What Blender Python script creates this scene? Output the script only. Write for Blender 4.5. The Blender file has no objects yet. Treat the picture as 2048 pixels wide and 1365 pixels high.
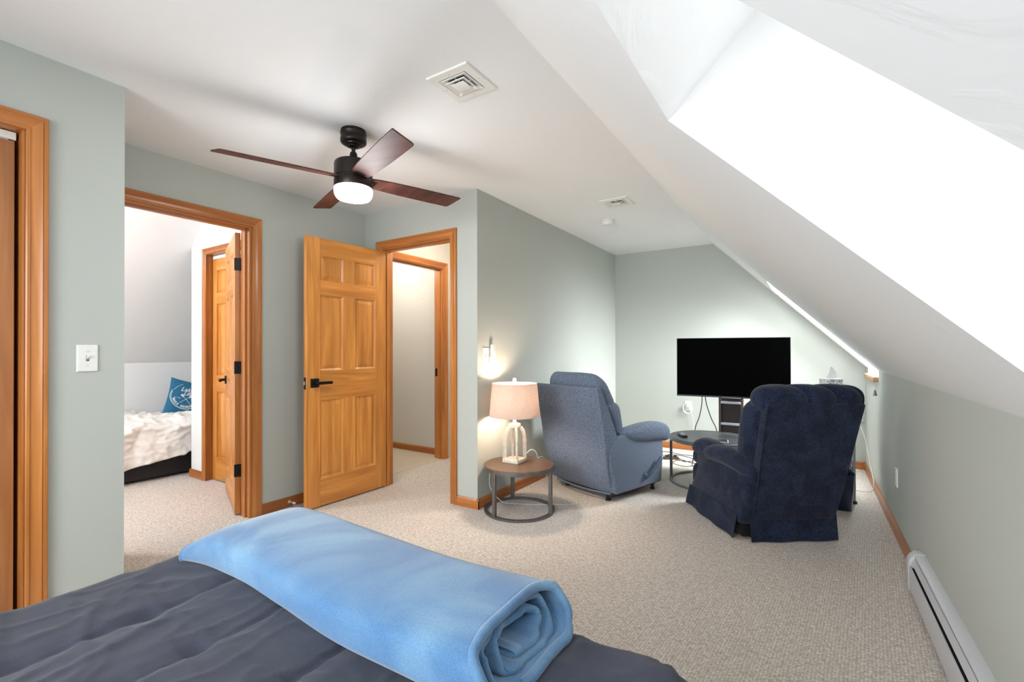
import bpy, bmesh, math, random
from mathutils import Vector, Matrix, noise
random.seed(7)
SC = bpy.context.scene
COL = SC.collection
PI = math.pi

# ------------------------------------------------------------------ camera
F_PX, CY = 921.63, 693.47
yaw, pitch, roll = .5707019, .0050726, -.0021244
_f = Vector((-math.sin(yaw), math.cos(yaw), 0)); _r = Vector((math.cos(yaw), math.sin(yaw), 0)); _u = Vector((0, 0, 1))
f2 = _f*math.cos(pitch)+_u*math.sin(pitch); u2 = _u*math.cos(pitch)-_f*math.sin(pitch)
r3 = _r*math.cos(roll)+u2*math.sin(roll); u3 = u2*math.cos(roll)-_r*math.sin(roll)
cam = bpy.data.cameras.new('camera'); cam_o = bpy.data.objects.new('camera', cam); COL.objects.link(cam_o)
M = Matrix.Identity(4)
for i in range(3):
    M[i][0] = r3[i]; M[i][1] = u3[i]; M[i][2] = -f2[i]
M[2][3] = 1.198
cam_o.matrix_world = M
cam.sensor_width = 36; cam.lens = F_PX/2048*36; cam.shift_y = (CY-682.5)/2048; cam.clip_start = .02
SC.camera = cam_o

# ------------------------------------------------------------------ light and exposure
SC.view_settings.view_transform = 'Standard'; SC.view_settings.look = 'None'
SC.view_settings.exposure = 1.24; SC.view_settings.gamma = 1.0
try: SC.view_settings.use_curve_mapping = False
except Exception: pass
W = bpy.data.worlds.new('sky'); SC.world = W; W.use_nodes = True
W.node_tree.nodes['Background'].inputs[0].default_value = (.93, .97, 1, 1)
W.node_tree.nodes['Background'].inputs[1].default_value = .95

def area(name, loc, target, sx, sy, power, col=(1, 1, 1), spread=PI):
    l = bpy.data.lights.new(name, 'AREA'); l.shape = 'RECTANGLE'; l.size = sx; l.size_y = sy; l.energy = power; l.color = col
    l.spread = spread
    o = bpy.data.objects.new(name, l); COL.objects.link(o); o.location = loc
    o.rotation_euler = (Vector(target)-Vector(loc)).to_track_quat('-Z', 'Y').to_euler(); return o
def point(name, loc, power, col, r=.03):
    l = bpy.data.lights.new(name, 'POINT'); l.energy = power; l.color = col; l.shadow_soft_size = r
    o = bpy.data.objects.new(name, l); COL.objects.link(o); o.location = loc; return o
# daylight through the roof windows; fill at added rear and guest room windows
area('daylight_roof_window_near', (.50, .70, 1.68), (-1.0, .8, 1.5), .35, .5, .7, (.93, .975, 1))
area('daylight_roof_window_far', (.42, 5.05, 1.82), (-1.0, 4.75, .6), .68, .85, 38, (.93, .975, 1), 2.1)
area('fill_added_rear_window', (-1.2, -1.45, 1.45), (-.35, 1.5, .35), 1.9, 1.3, 35, (.92, .97, 1), 2.4)
area('fill_added_guest_window', (-4.7, -1.38, 1.45), (-4.9, 2, 1.2), 1.3, 1.2, 11, (.92, .96, 1))

# ------------------------------------------------------------------ materials
def new_mat(name):
    m = bpy.data.materials.new(name); m.use_nodes = True
    return m, m.node_tree, m.node_tree.nodes['Principled BSDF']
def N(nt, t, **kw):
    n = nt.nodes.new(t)
    for k, v in kw.items():
        if k.startswith('i_'): n.inputs[int(k[2:]) if k[2:].isdigit() else k[2:].replace('_', ' ')].default_value = v
        else: setattr(n, k, v)
    return n
def coords(nt, scale=(1, 1, 1), kind='Object', rot=(0, 0, 0)):
    tc = N(nt, 'ShaderNodeTexCoord'); mp = N(nt, 'ShaderNodeMapping')
    mp.inputs['Scale'].default_value = scale; mp.inputs['Rotation'].default_value = rot
    nt.links.new(tc.outputs[kind], mp.inputs[0]); return mp.outputs[0]
def ramp(nt, fac, stops):
    r = N(nt, 'ShaderNodeValToRGB'); el = r.color_ramp.elements
    while len(el) < len(stops): el.new(.5)
    for e, (p, c) in zip(el, stops): e.position = p; e.color = (*c, 1)
    nt.links.new(fac, r.inputs[0]); return r.outputs[0]
def bump(nt, b, h, strength, dist):
    bn = N(nt, 'ShaderNodeBump'); bn.inputs['Strength'].default_value = strength; bn.inputs['Distance'].default_value = dist
    nt.links.new(h, bn.inputs['Height']); nt.links.new(bn.outputs[0], b.inputs['Normal'])
def simple(name, c, rough=.5, metal=0, spec=.5, var=0, vs=4, bs=0, bd=.001, bsc=200, sheen=0):
    m, nt, b = new_mat(name)
    b.inputs['Base Color'].default_value = (*c, 1); b.inputs['Roughness'].default_value = rough
    b.inputs['Metallic'].default_value = metal; b.inputs['Specular IOR Level'].default_value = spec
    if sheen: b.inputs['Sheen Weight'].default_value = sheen
    if var or bs: co = coords(nt)
    if var:
        n = N(nt, 'ShaderNodeTexNoise'); n.inputs['Scale'].default_value = vs; n.inputs['Detail'].default_value = 5
        nt.links.new(co, n.inputs['Vector'])
        o = ramp(nt, n.outputs[0], [(.3, tuple(x*(1-var) for x in c)), (.7, tuple(min(1, x*(1+var)) for x in c))])
        nt.links.new(o, b.inputs['Base Color'])
    if bs:
        n = N(nt, 'ShaderNodeTexNoise'); n.inputs['Scale'].default_value = bsc; n.inputs['Detail'].default_value = 4
        nt.links.new(co, n.inputs['Vector']); bump(nt, b, n.outputs[0], bs, bd)
    return m
def plaster(name, c, swirl=.25):
    m, nt, b = new_mat(name); b.inputs['Roughness'].default_value = .8; b.inputs['Specular IOR Level'].default_value = .15
    b.inputs['Base Color'].default_value = (*c, 1)
    co = coords(nt)
    n = N(nt, 'ShaderNodeTexNoise'); n.inputs['Scale'].default_value = 5; n.inputs['Detail'].default_value = 7; n.inputs['Distortion'].default_value = 1.6
    nt.links.new(co, n.inputs['Vector'])
    r = ramp(nt, n.outputs[0], [(.46, (0, 0, 0)), (.62, (1, 1, 1))])
    bump(nt, b, r, swirl, .004); return m
def wood(name, axis, pale, dark, rough=.32, plank=0.0, grain=1.0):
    # axis: the direction the grain runs in object space
    m, nt, b = new_mat(name); b.inputs['Roughness'].default_value = rough
    sc = [26, 26, 26]; sc['xyz'.index(axis)] = 1.6
    co = coords(nt, sc)
    n = N(nt, 'ShaderNodeTexNoise'); n.inputs['Scale'].default_value = 1; n.inputs['Detail'].default_value = 6; n.inputs['Distortion'].default_value = .8*grain
    nt.links.new(co, n.inputs['Vector'])
    mid = tuple((p+d)/2 for p, d in zip(pale, dark))
    c1 = ramp(nt, n.outputs[0], [(.3, dark), (.5, mid), (.68, pale)])
    sc2 = [5, 5, 5]; sc2['xyz'.index(axis)] = .7
    n2 = N(nt, 'ShaderNodeTexNoise'); n2.inputs['Scale'].default_value = 1; n2.inputs['Detail'].default_value = 2
    nt.links.new(coords(nt, sc2), n2.inputs['Vector'])
    c2 = ramp(nt, n2.outputs[0], [(.35, (.80, .76, .72)), (.65, (1.12, 1.1, 1.08))])
    mx = N(nt, 'ShaderNodeMix', data_type='RGBA', blend_type='MULTIPLY'); mx.inputs[0].default_value = 1
    nt.links.new(c1, mx.inputs[6]); nt.links.new(c2, mx.inputs[7]); out = mx.outputs[2]
    if plank:
        sep = N(nt, 'ShaderNodeSeparateXYZ'); tc = N(nt, 'ShaderNodeTexCoord'); nt.links.new(tc.outputs['Object'], sep.inputs[0])
        mt = N(nt, 'ShaderNodeMath', operation='DIVIDE'); mt.inputs[1].default_value = plank; nt.links.new(sep.outputs[0], mt.inputs[0])
        fl = N(nt, 'ShaderNodeMath', operation='FLOOR'); nt.links.new(mt.outputs[0], fl.inputs[0])
        wn = N(nt, 'ShaderNodeTexWhiteNoise', noise_dimensions='1D'); nt.links.new(fl.outputs[0], wn.inputs['W'])
        c3 = ramp(nt, wn.outputs[0], [(0, (.84, .78, .74)), (1, (1.12, 1.14, 1.16))])
        mx2 = N(nt, 'ShaderNodeMix', data_type='RGBA', blend_type='MULTIPLY'); mx2.inputs[0].default_value = 1
        nt.links.new(out, mx2.inputs[6]); nt.links.new(c3, mx2.inputs[7]); out = mx2.outputs[2]
    nt.links.new(out, b.inputs['Base Color'])
    bump(nt, b, n.outputs[0], .06, .001); return m

SAGE = plaster('sage_paint', (.48, .505, .465), .06)
WHITE = plaster('ceiling_paint', (.84, .855, .86), .12)
SHAFT = plaster('shaft_paint', (.85, .85, .845), .3)
GUESTW = plaster('guest_paint', (.80, .80, .79), .12)
HALLW = plaster('hall_paint', (.66, .64, .60), .05)
PALE, DARK = (.72, .325, .074), (.50, .185, .034)
WZ = wood('honey_pine_upright', 'z', PALE, DARK, plank=.0)
WX = wood('honey_pine_across', 'x', PALE, DARK)
WY = wood('honey_pine_along', 'y', PALE, DARK)
WP = wood('honey_pine_panel', 'z', PALE, DARK, plank=.075)
TRZ = wood('trim_pine_upright', 'z', (.56, .225, .055), (.40, .14, .032), .3)
TRX = wood('trim_pine_across', 'x', (.50, .19, .048), (.34, .11, .028), .3)
TRY = wood('trim_pine_along', 'y', (.50, .19, .048), (.34, .11, .028), .3)
SILLW = wood('sill_pine', 'y', (.50, .27, .12), (.36, .17, .07), .4)

def carpet():
    m, nt, b = new_mat('loop_carpet'); b.inputs['Roughness'].default_value = .95; b.inputs['Specular IOR Level'].default_value = .1
    v = N(nt, 'ShaderNodeTexVoronoi'); v.inputs['Scale'].default_value = 1; v.inputs['Randomness'].default_value = .45
    nt.links.new(coords(nt, (85, 130, 85), rot=(0, 0, .06)), v.inputs['Vector'])
    n = N(nt, 'ShaderNodeTexNoise'); n.inputs['Scale'].default_value = 55; n.inputs['Detail'].default_value = 4
    nt.links.new(coords(nt), n.inputs['Vector'])
    c = ramp(nt, n.outputs[0], [(.3, (.63, .585, .535)), (.5, (.755, .705, .65)), (.72, (.84, .80, .75))])
    c2 = ramp(nt, v.outputs['Distance'], [(.2, (1.05, 1.05, 1.05)), (.62, (.66, .62, .58))])
    mx = N(nt, 'ShaderNodeMix', data_type='RGBA', blend_type='MULTIPLY'); mx.inputs[0].default_value = 1
    nt.links.new(c, mx.inputs[6]); nt.links.new(c2, mx.inputs[7]); nt.links.new(mx.outputs[2], b.inputs['Base Color'])
    inv = N(nt, 'ShaderNodeMath', operation='SUBTRACT'); inv.inputs[0].default_value = 1; nt.links.new(v.outputs['Distance'], inv.inputs[1])
    bump(nt, b, inv.outputs[0], .7, .004); return m
CARPET = carpet()
VINYL = simple('vinyl_floor', (.62, .54, .43), .4, var=.04, vs=9)

def fabric(name, dark, light, scale=260, sheen=.2, patch=None, bs=.5, rough=.9):
    m, nt, b = new_mat(name); b.inputs['Roughness'].default_value = rough; b.inputs['Specular IOR Level'].default_value = .15
    b.inputs['Sheen Weight'].default_value = sheen
    n = N(nt, 'ShaderNodeTexNoise'); n.inputs['Scale'].default_value = scale; n.inputs['Detail'].default_value = 3
    nt.links.new(coords(nt), n.inputs['Vector'])
    out = ramp(nt, n.outputs[0], [(.36, dark), (.64, light)])
    if patch:
        p = N(nt, 'ShaderNodeTexNoise'); p.inputs['Scale'].default_value = patch[0]; p.inputs['Detail'].default_value = 3; p.inputs['Distortion'].default_value = 1.2
        nt.links.new(coords(nt), p.inputs['Vector'])
        c3 = ramp(nt, p.outputs[0], [(.38, patch[1]), (.62, patch[2])])
        mx = N(nt, 'ShaderNodeMix', data_type='RGBA', blend_type='MULTIPLY'); mx.inputs[0].default_value = 1
        nt.links.new(out, mx.inputs[6]); nt.links.new(c3, mx.inputs[7]); out = mx.outputs[2]
    nt.links.new(out, b.inputs['Base Color'])
    bump(nt, b, n.outputs[0], bs, .002); return m
BLUE_F = fabric('blue_tweed', (.075, .092, .130), (.205, .260, .360), 200, .1)
NAVY_F = fabric('navy_chenille', (.0055, .0095, .022), (.020, .029, .058), 150, .12, (7, (.7, .7, .75), (1.3, 1.3, 1.35)))
SLATE_F = fabric('slate_cotton', (.026, .029, .044), (.034, .038, .055), 500, .1, (2.5, (.92, .92, .92), (1.08, 1.08, 1.08)), .12, .75)
FLEECE = fabric('blue_fleece', (.060, .143, .270), (.085, .185, .325), 420, .35, (3.0, (.82, .87, .92), (1.75, 1.45, 1.2)), .3)
CHAR_F = fabric('charcoal_cloth', (.022, .02, .022), (.045, .04, .042), 300, .1)
DUVET_F = fabric('cream_cotton', (.80, .76, .71), (.86, .83, .79), 8, .1, None, .1)
SHEET_F = simple('white_sheet', (.85, .85, .85), .9)
CUSH_F = fabric('denim_blue', (.02, .12, .22), (.04, .19, .32), 90, .1)
PRINT_W = simple('white_print', (.82, .85, .86), .8)

BLACK = simple('black_metal', (.012, .011, .012), .35, .6)
BLACKP = simple('black_plastic', (.012, .012, .014), .4)
SCREEN = simple('dark_screen', (.0015, .0015, .0015), .9, spec=.05)
BEZEL = simple('screen_bezel', (.01, .014, .018), .25)
BRONZE = simple('dark_bronze', (.028, .022, .020), .38, .7)
CHROME = simple('satin_chrome', (.7, .7, .7), .25, 1)
STEEL = simple('brushed_steel', (.21, .20, .195), .42, .85, var=.12, vs=30)
DKSTEEL = simple('slate_steel', (.15, .17, .18), .42, .3)
WHITEP = simple('white_plastic', (.80, .80, .77), .35)
GREYP = simple('grey_enamel', (.56, .57, .59), .42, .0)
DKGREY = simple('dark_grey', (.10, .10, .105), .5)
PURE_BLACK = simple('duct_dark', (.01, .01, .01), .9)
BLADE = wood('walnut_blade', 'x', (.115, .040, .030), (.050, .018, .016), .5); BLADE.node_tree.nodes['Principled BSDF'].inputs['Specular IOR Level'].default_value = .25
BLADE_TOP = simple('blade_edge', (.03, .02, .018), .5)
TABLEW = wood('dark_tabletop', 'x', (.16, .088, .05), (.085, .043, .025), .3)
TABLES = wood('slate_tabletop', 'x', (.062, .068, .074), (.035, .04, .045), .42)
NAVYP = simple('navy_plastic', (.018, .034, .085), .22)
SILVER = simple('silver_frame', (.42, .46, .52), .4, 0)
BIN_F = simple('grey_fabric_drawer', (.44, .44, .49), .85, bs=.2, bsc=300)
LAMPW = simple('whitewashed_wood', (.72, .66, .56), .7, var=.12, vs=40, bs=.2, bsc=60)
CORDW = simple('white_cord', (.65, .65, .62), .5)
CORDB = simple('black_cord', (.012, .012, .012), .5)
CORDBR = simple('brown_cord', (.09, .05, .03), .5)
BROWNP = simple('brown_frame', (.085, .04, .036), .5)
MESHP = simple('dark_brown_mesh', (.028, .018, .016), .7)
CREAMM = simple('pale_metal', (.62, .55, .48), .4, .2)

def emit(name, c, s):
    m, nt, b = new_mat(name); b.inputs['Base Color'].default_value = (.9, .9, .9, 1)
    b.inputs['Emission Color'].default_value = (*c, 1); b.inputs['Emission Strength'].default_value = s; return m
BOWL = emit('lit_glass_bowl', (1, .97, .95), 6.0)
def glass():
    m = bpy.data.materials.new('window_glass'); m.use_nodes = True; nt = m.node_tree; nt.nodes.clear()
    o = N(nt, 'ShaderNodeOutputMaterial'); t = N(nt, 'ShaderNodeBsdfTransparent'); g = N(nt, 'ShaderNodeBsdfGlossy')
    g.inputs['Roughness'].default_value = .02; mx = N(nt, 'ShaderNodeMixShader'); mx.inputs[0].default_value = .06
    nt.links.new(t.outputs[0], mx.inputs[1]); nt.links.new(g.outputs[0], mx.inputs[2]); nt.links.new(mx.outputs[0], o.inputs[0]); return m
GLASS = glass()
def shade_mat():
    m = bpy.data.materials.new('linen_shade'); m.use_nodes = True; nt = m.node_tree; nt.nodes.clear()
    o = N(nt, 'ShaderNodeOutputMaterial'); d = N(nt, 'ShaderNodeBsdfDiffuse'); t = N(nt, 'ShaderNodeBsdfTranslucent')
    n = N(nt, 'ShaderNodeTexNoise'); n.inputs['Scale'].default_value = 1; n.inputs['Detail'].default_value = 4
    nt.links.new(coords(nt, (40, 40, 500)), n.inputs['Vector'])
    c = ramp(nt, n.outputs[0], [(.3, (.52, .44, .39)), (.7, (.66, .58, .53))])
    nt.links.new(c, d.inputs[0]); nt.links.new(c, t.inputs[0])
    mx = N(nt, 'ShaderNodeMixShader'); mx.inputs[0].default_value = .34
    nt.links.new(d.outputs[0], mx.inputs[1]); nt.links.new(t.outputs[0], mx.inputs[2]); nt.links.new(mx.outputs[0], o.inputs[0]); return m
SHADE = shade_mat()
def lace():
    m, nt, b = new_mat('patterned_carton'); b.inputs['Roughness'].default_value = .5
    v = N(nt, 'ShaderNodeTexVoronoi', feature='DISTANCE_TO_EDGE'); v.inputs['Scale'].default_value = 42; v.inputs['Randomness'].default_value = .35
    nt.links.new(coords(nt), v.inputs['Vector'])
    c = ramp(nt, v.outputs[0], [(.10, (.80, .80, .77)), (.17, (.16, .18, .17))])
    nt.links.new(c, b.inputs['Base Color']); return m
LACE = lace()
TISSUE = simple('tissue_paper', (.86, .86, .84), .9)

# ------------------------------------------------------------------ mesh helpers
class MB:
    def __init__(s): s.v = []; s.f = []; s.m = []
    def add(s, vs, fs, mi=0):
        o = len(s.v); s.v += [tuple(p) for p in vs]
        for q in fs: s.f.append(tuple(i+o for i in q)); s.m.append(mi)
    def bm(s, b, mi=0, mat=None):
        b.verts.ensure_lookup_table(); b.verts.index_update()
        s.add([(mat @ v.co) if mat else v.co for v in b.verts], [[v.index for v in f.verts] for f in b.faces], mi); b.free()
    def hexa(s, p, r=0, seg=2, mi=0, mat=None):
        b = bmesh.new(); vs = [b.verts.new(q) for q in p]
        for q in ((0, 3, 2, 1), (4, 5, 6, 7), (0, 1, 5, 4), (1, 2, 6, 5), (2, 3, 7, 6), (3, 0, 4, 7)): b.faces.new([vs[i] for i in q])
        if r > 0: bmesh.ops.bevel(b, geom=list(b.edges), offset=r, segments=seg, profile=.5, affect='EDGES')
        s.bm(b, mi, mat)
    def box(s, a, b, r=0, seg=2, mi=0, mat=None):
        x0, y0, z0 = (min(a[i], b[i]) for i in range(3)); x1, y1, z1 = (max(a[i], b[i]) for i in range(3))
        s.hexa([(x0, y0, z0), (x1, y0, z0), (x1, y1, z0), (x0, y1, z0), (x0, y0, z1), (x1, y0, z1), (x1, y1, z1), (x0, y1, z1)], r, seg, mi, mat)
    def prism(s, poly, y0, y1, mi=0, ax='y', r=0):
        # poly in the plane across the axis
        def P(a, b, t): return {'y': (a, t, b), 'x': (t, a, b), 'z': (a, b, t)}[ax]
        b = bmesh.new(); n = len(poly)
        A = [b.verts.new(P(p[0], p[1], y0)) for p in poly]; B = [b.verts.new(P(p[0], p[1], y1)) for p in poly]
        b.faces.new(A[::-1]); b.faces.new(B)
        for i in range(n): b.faces.new((A[i], A[(i+1) % n], B[(i+1) % n], B[i]))
        bmesh.ops.recalc_face_normals(b, faces=b.faces)
        if r: bmesh.ops.bevel(b, geom=list(b.edges), offset=r, segments=2, profile=.5, affect='EDGES')
        s.bm(b, mi)
    def rings(s, rings, close=True, caps=True, mi=0):
        n = len(rings[0]); o = []
        vs = [p for r in rings for p in r]; fs = []
        for i in range(len(rings)-1):
            for j in range(n if close else n-1):
                k = (j+1) % n; fs.append((i*n+j, i*n+k, (i+1)*n+k, (i+1)*n+j))
        if caps:
            fs.append(tuple(range(n-1, -1, -1))); fs.append(tuple((len(rings)-1)*n+j for j in range(n)))
        s.add(vs, fs, mi)
    def lathe(s, prof, c=(0, 0, 0), n=32, mi=0, caps=True, ax='z'):
        R = []
        for r, z in prof:
            ring = []
            for j in range(n):
                a = 2*PI*j/n; x, y = max(r, 1e-4)*math.cos(a), max(r, 1e-4)*math.sin(a)
                p = {'z': (x, y, z), 'x': (z, x, y), 'y': (x, z, y)}[ax]
                ring.append((c[0]+p[0], c[1]+p[1], c[2]+p[2]))
            R.append(ring)
        s.rings(R, True, caps, mi)
    def tube(s, pts, r, n=8, mi=0, smooth=True):
        pts = [Vector(p) for p in pts]
        if smooth and len(pts) > 2:
            q = []
            for i in range(len(pts)-1):
                p0 = pts[max(i-1, 0)]; p1 = pts[i]; p2 = pts[i+1]; p3 = pts[min(i+2, len(pts)-1)]
                for k in range(6):
                    t = k/6; q.append(.5*((2*p1)+(p2-p0)*t+(2*p0-5*p1+4*p2-p3)*t*t+(3*p1-p0-3*p2+p3)*t**3))
            q.append(pts[-1]); pts = q
        R = []; up = None
        for i, p in enumerate(pts):
            d = (pts[min(i+1, len(pts)-1)]-pts[max(i-1, 0)]).normalized()
            if up is None: up = Vector((0, 0, 1)) if abs(d.z) < .9 else Vector((1, 0, 0))
            a = d.cross(up)
            a = a.normalized() if a.length > 1e-6 else d.orthogonal().normalized()
            b = a.cross(d).normalized(); up = b
            rr = r[i] if isinstance(r, list) else r
            R.append([p+a*rr*math.cos(2*PI*j/n)+b*rr*math.sin(2*PI*j/n) for j in range(n)])
        s.rings(R, True, True, mi)
    def sphere(s, c, r, n=16, mi=0, sc=(1, 1, 1)):
        R = []
        for i in range(1, n//2):
            t = PI*i/(n//2); R.append([(c[0]+r*sc[0]*math.sin(t)*math.cos(2*PI*j/n), c[1]+r*sc[1]*math.sin(t)*math.sin(2*PI*j/n), c[2]-r*sc[2]*math.cos(t)) for j in range(n)])
        s.rings(R, True, True, mi)
    def puff(s, p, r=.35, n=10, bulge=0, mi=0, wob=0, wsc=6, seed=0):
        # soft box: 8 corners, rounded by share r of its half size
        vs = []; fs = []; idx = {}
        def corner(u, v, w):
            a = [Vector(q) for q in p]; f = lambda t: (t+1)/2
            x, y, z = f(u), f(v), f(w)
            b0 = (a[0]*(1-x)+a[1]*x)*(1-y)+(a[3]*(1-x)+a[2]*x)*y
            b1 = (a[4]*(1-x)+a[5]*x)*(1-y)+(a[7]*(1-x)+a[6]*x)*y
            return b0*(1-z)+b1*z
        size = [(Vector(p[1])-Vector(p[0])).length/2, (Vector(p[3])-Vector(p[0])).length/2, (Vector(p[4])-Vector(p[0])).length/2]
        R = r*min(size)
        rr = [min(R/max(q, 1e-5), .999) for q in size]
        def pt(c):
            inner = [max(-(1-rr[i]), min(1-rr[i], c[i])) for i in range(3)]
            d = Vector([(c[i]-inner[i])/rr[i] for i in range(3)])
            m = max(abs(q) for q in d); L = d.length
            if L > 1e-9: d = d*(m/L)
            q = [inner[i]+d[i]*rr[i] for i in range(3)]
            if bulge:
                b = bulge
                q = [q[0]*(1+b*(1-c[1]**2)*(1-c[2]**2)*min(size)/size[0]), q[1]*(1+b*(1-c[0]**2)*(1-c[2]**2)*min(size)/size[1]), q[2]*(1+b*(1-c[0]**2)*(1-c[1]**2)*min(size)/size[2])]
            P = corner(*q)
            if wob:
                nn = noise.noise_vector(P*wsc+Vector((seed, seed, 0))); P = P+nn*wob
            return P
        # samples with extra density near the borders
        def samp(i):
            k = rr[i]; L = [-1, -1+k*.15, -1+k*.4, -1+k*.7, -1+k]; mid = [(-1+k)+(2-2*k)*t/n for t in range(1, n)]
            return L+mid+[-q for q in L[::-1]]
        S = [samp(i) for i in range(3)]
        def vid(c):
            key = tuple(round(q, 6) for q in c)
            if key not in idx: idx[key] = len(vs); vs.append(pt(c))
            return idx[key]
        for ax in range(3):
            a, b = [(1, 2), (2, 0), (0, 1)][ax]
            for sg in (-1, 1):
                for i in range(len(S[a])-1):
                    for j in range(len(S[b])-1):
                        q = []
                        for (ii, jj) in ((i, j), (i+1, j), (i+1, j+1), (i, j+1)):
                            c = [0, 0, 0]; c[ax] = sg; c[a] = S[a][ii]; c[b] = S[b][jj]; q.append(vid(c))
                        fs.append(q if sg > 0 else q[::-1])
        s.add(vs, fs, mi)
    def build(s, name, mats, parent=None, smooth=40, sub=0):
        me = bpy.data.meshes.new(name); me.from_pydata(s.v, [], s.f)
        if not isinstance(mats, (list, tuple)): mats = [mats]
        for m in mats: me.materials.append(m)
        me.polygons.foreach_set('material_index', s.m)
        me.polygons.foreach_set('use_smooth', [True]*len(me.polygons))
        me.validate(); me.update()
        b = bmesh.new(); b.from_mesh(me); bmesh.ops.recalc_face_normals(b, faces=b.faces); b.to_mesh(me); b.free()
        if smooth is not None: me.set_sharp_from_angle(angle=math.radians(smooth))
        o = bpy.data.objects.new(name, me); COL.objects.link(o)
        if parent: o.parent = parent
        if sub:
            md = o.modifiers.new('sub', 'SUBSURF'); md.levels = sub; md.render_levels = sub
        return o
def hx(x0, x1, y0, y1, z0, z1):
    return [(x0, y0, z0), (x1, y0, z0), (x1, y1, z0), (x0, y1, z0), (x0, y0, z1), (x1, y0, z1), (x1, y1, z1), (x0, y1, z1)]
def tag(o, label=None, cat=None, group=None, kind=None):
    if label: o['label'] = label
    if cat: o['category'] = cat
    if group: o['group'] = group
    if kind: o['kind'] = kind
    return o
def thing(name, label, cat, loc=(0, 0, 0), rz=0, group=None, kind=None):
    o = bpy.data.objects.new(name, None); COL.objects.link(o); o.empty_display_size = .1
    o.location = loc; o.rotation_euler = (0, 0, rz); return tag(o, label, cat, group, kind)
def struct(o, label=None): return tag(o, label, None, None, 'structure')
def bx(name, a, b, m, **k):
    q = MB(); q.box(a, b); return q.build(name, m, **k)

# ------------------------------------------------------------------ the shell
XL, XC, XW, XK = -3.335, -2.625, -2.08, .475     # left wall, closet wall, lamp wall, knee wall
YD, YB, YF = 2.76, 5.70, -1.40                   # door wall, far wall, wall behind the camera
H = 2.40; XCR = -.91                             # ceiling height, crease
S = 1.49                                         # the slope is x + z = S
KZ = S-XK
XG = -3.45                                       # guest room side of the left wall
XS2 = -4.665                                     # crease of the guest room slope
m = MB(); m.box((-6.3, YF, -.1), (1.2, YB+.2, 0)); struct(m.build('floor', CARPET), 'beige loop pile carpet floor')
m = MB(); m.box((-5.0, 2.93, 0), (-3.345, 3.95, .004)); struct(m.build('floor', VINYL), 'cream vinyl floor of the room past the hall')
m = MB(); m.box((XS2, YF, H), (XCR, YB+.2, H+.08)); struct(m.build('ceiling', WHITE))
# left wall with two door openings
def wall_open_x(name, x0, x1, y0, y1, opens, mats, zt=H):
    m = MB(); cur = y0
    for a, b, z in opens:
        m.box((x0, cur, 0), (x1, a, zt)); m.box((x0, a, z), (x1, b, zt)); cur = b
    m.box((x0, cur, 0), (x1, y1, zt)); return m
OZ = 2.06
m = wall_open_x('wall_left', XG+.001, XL, .70, 2.875, [(.985-.02, 1.745+.02, OZ+.02)], SAGE); struct(m.build('wall_left', SAGE))
m = wall_open_x('wall_hall', XG+.001, XL, 2.875, 4.05, [(3.04-.02, 3.80+.02, OZ+.02)], HALLW); struct(m.build('wall_hall', HALLW))
m = MB(); m.box((XG-.012, YF, 0), (XG+.001, .965, H)); m.box((XG-.012, .965, OZ+.02), (XG+.001, 1.765, H)); m.box((XG-.012, 1.765, 0), (XG+.001, 2.03, H))
struct(m.build('wall_guest_right', GUESTW))
# wall with the open door
m = MB(); m.box((XL, YD, 0), (-3.125, YD+.115, H)); m.box((-3.125, YD, OZ+.03), (-2.325, YD+.115, H)); m.box((-2.325, YD, 0), (XW-.115, YD+.115, H))
struct(m.build('wall_door', SAGE))
m = MB(); m.box((XW-.115, YD, 0), (XW, YB+.1, H)); struct(m.build('wall_lamp', SAGE))
m = MB(); m.box((XW-.13, YD+.115, 0), (XW-.115, 4.05, H)); m.box((XG, 4.0, 0), (XW-.115, 4.05, H)); struct(m.build('wall_hall', HALLW))
# far wall under the slope
m = MB(); m.prism([(XW-.1, 0), (XK+.1, 0), (XK+.1, KZ-.1+.05), (XCR, H+.05), (XW-.1, H+.05)], YB, YB+.1); struct(m.build('wall_back', SAGE))
# knee wall, cut down to the sills under both roof windows
W1, W2 = (.51, 1.235), (4.68, 5.42)
SZ = .925
m = MB(); cur = YF
for a, b in (W1, W2):
    m.box((XK, cur+(.004 if cur > 0 else 0), 0), (XK+.12, a-.004, KZ)); m.box((XK, a-.004, 0), (XK+.12, b+.004, SZ)); cur = b
m.box((XK, cur+.004, 0), (XK+.12, YB+.1, KZ)); struct(m.build('wall_right', SAGE))
# slope with two window shafts
T = (-.305, S+.305); T2 = (T[0]+.30, T[1]+.30); L1 = (.64, SZ); L2 = (.72, 1.375)
m = MB()
def q4(a, b, c, d): m.add([a, b, c, d], [(0, 1, 2, 3)])
def XY(p, y): return (p[0], y, p[1])
Acr = (XCR, H); Kn = (XK, KZ)
cur = YF
q4(XY(Acr, YF), XY(Acr, YB), XY(T, YB), XY(T, YF))
for a, b in (W1, W2):
    q4(XY(T, cur), XY(T, a), XY(Kn, a), XY(Kn, cur)); cur = b
q4(XY(T, cur), XY(T, YB), XY(Kn, YB), XY(Kn, cur))
m.box((XK, YF, KZ), (XK+.1, W1[0]-.02, KZ+.02)); m.box((XK, W1[1]+.02, KZ), (XK+.1, W2[0]-.02, KZ+.02)); m.box((XK, W2[1]+.02, KZ), (XK+.1, YB+.1, KZ+.02))
struct(m.build('ceiling_slope', WHITE, smooth=20))
for a, b in (W1, W2):
    m = MB()
    q4(XY(T, a), XY(T, b), XY(T2, b), XY(T2, a))
    q4(XY(L1, a), XY(L1, b), XY(L2, b), XY(L2, a))
    for y in (a, b):
        m.add([XY(p, y) for p in (T, T2, L2, L1, (XK, SZ), Kn)], [(0, 1, 2, 3, 4, 5)])
    struct(m.build('window_shaft', SHAFT, smooth=20))
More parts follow.
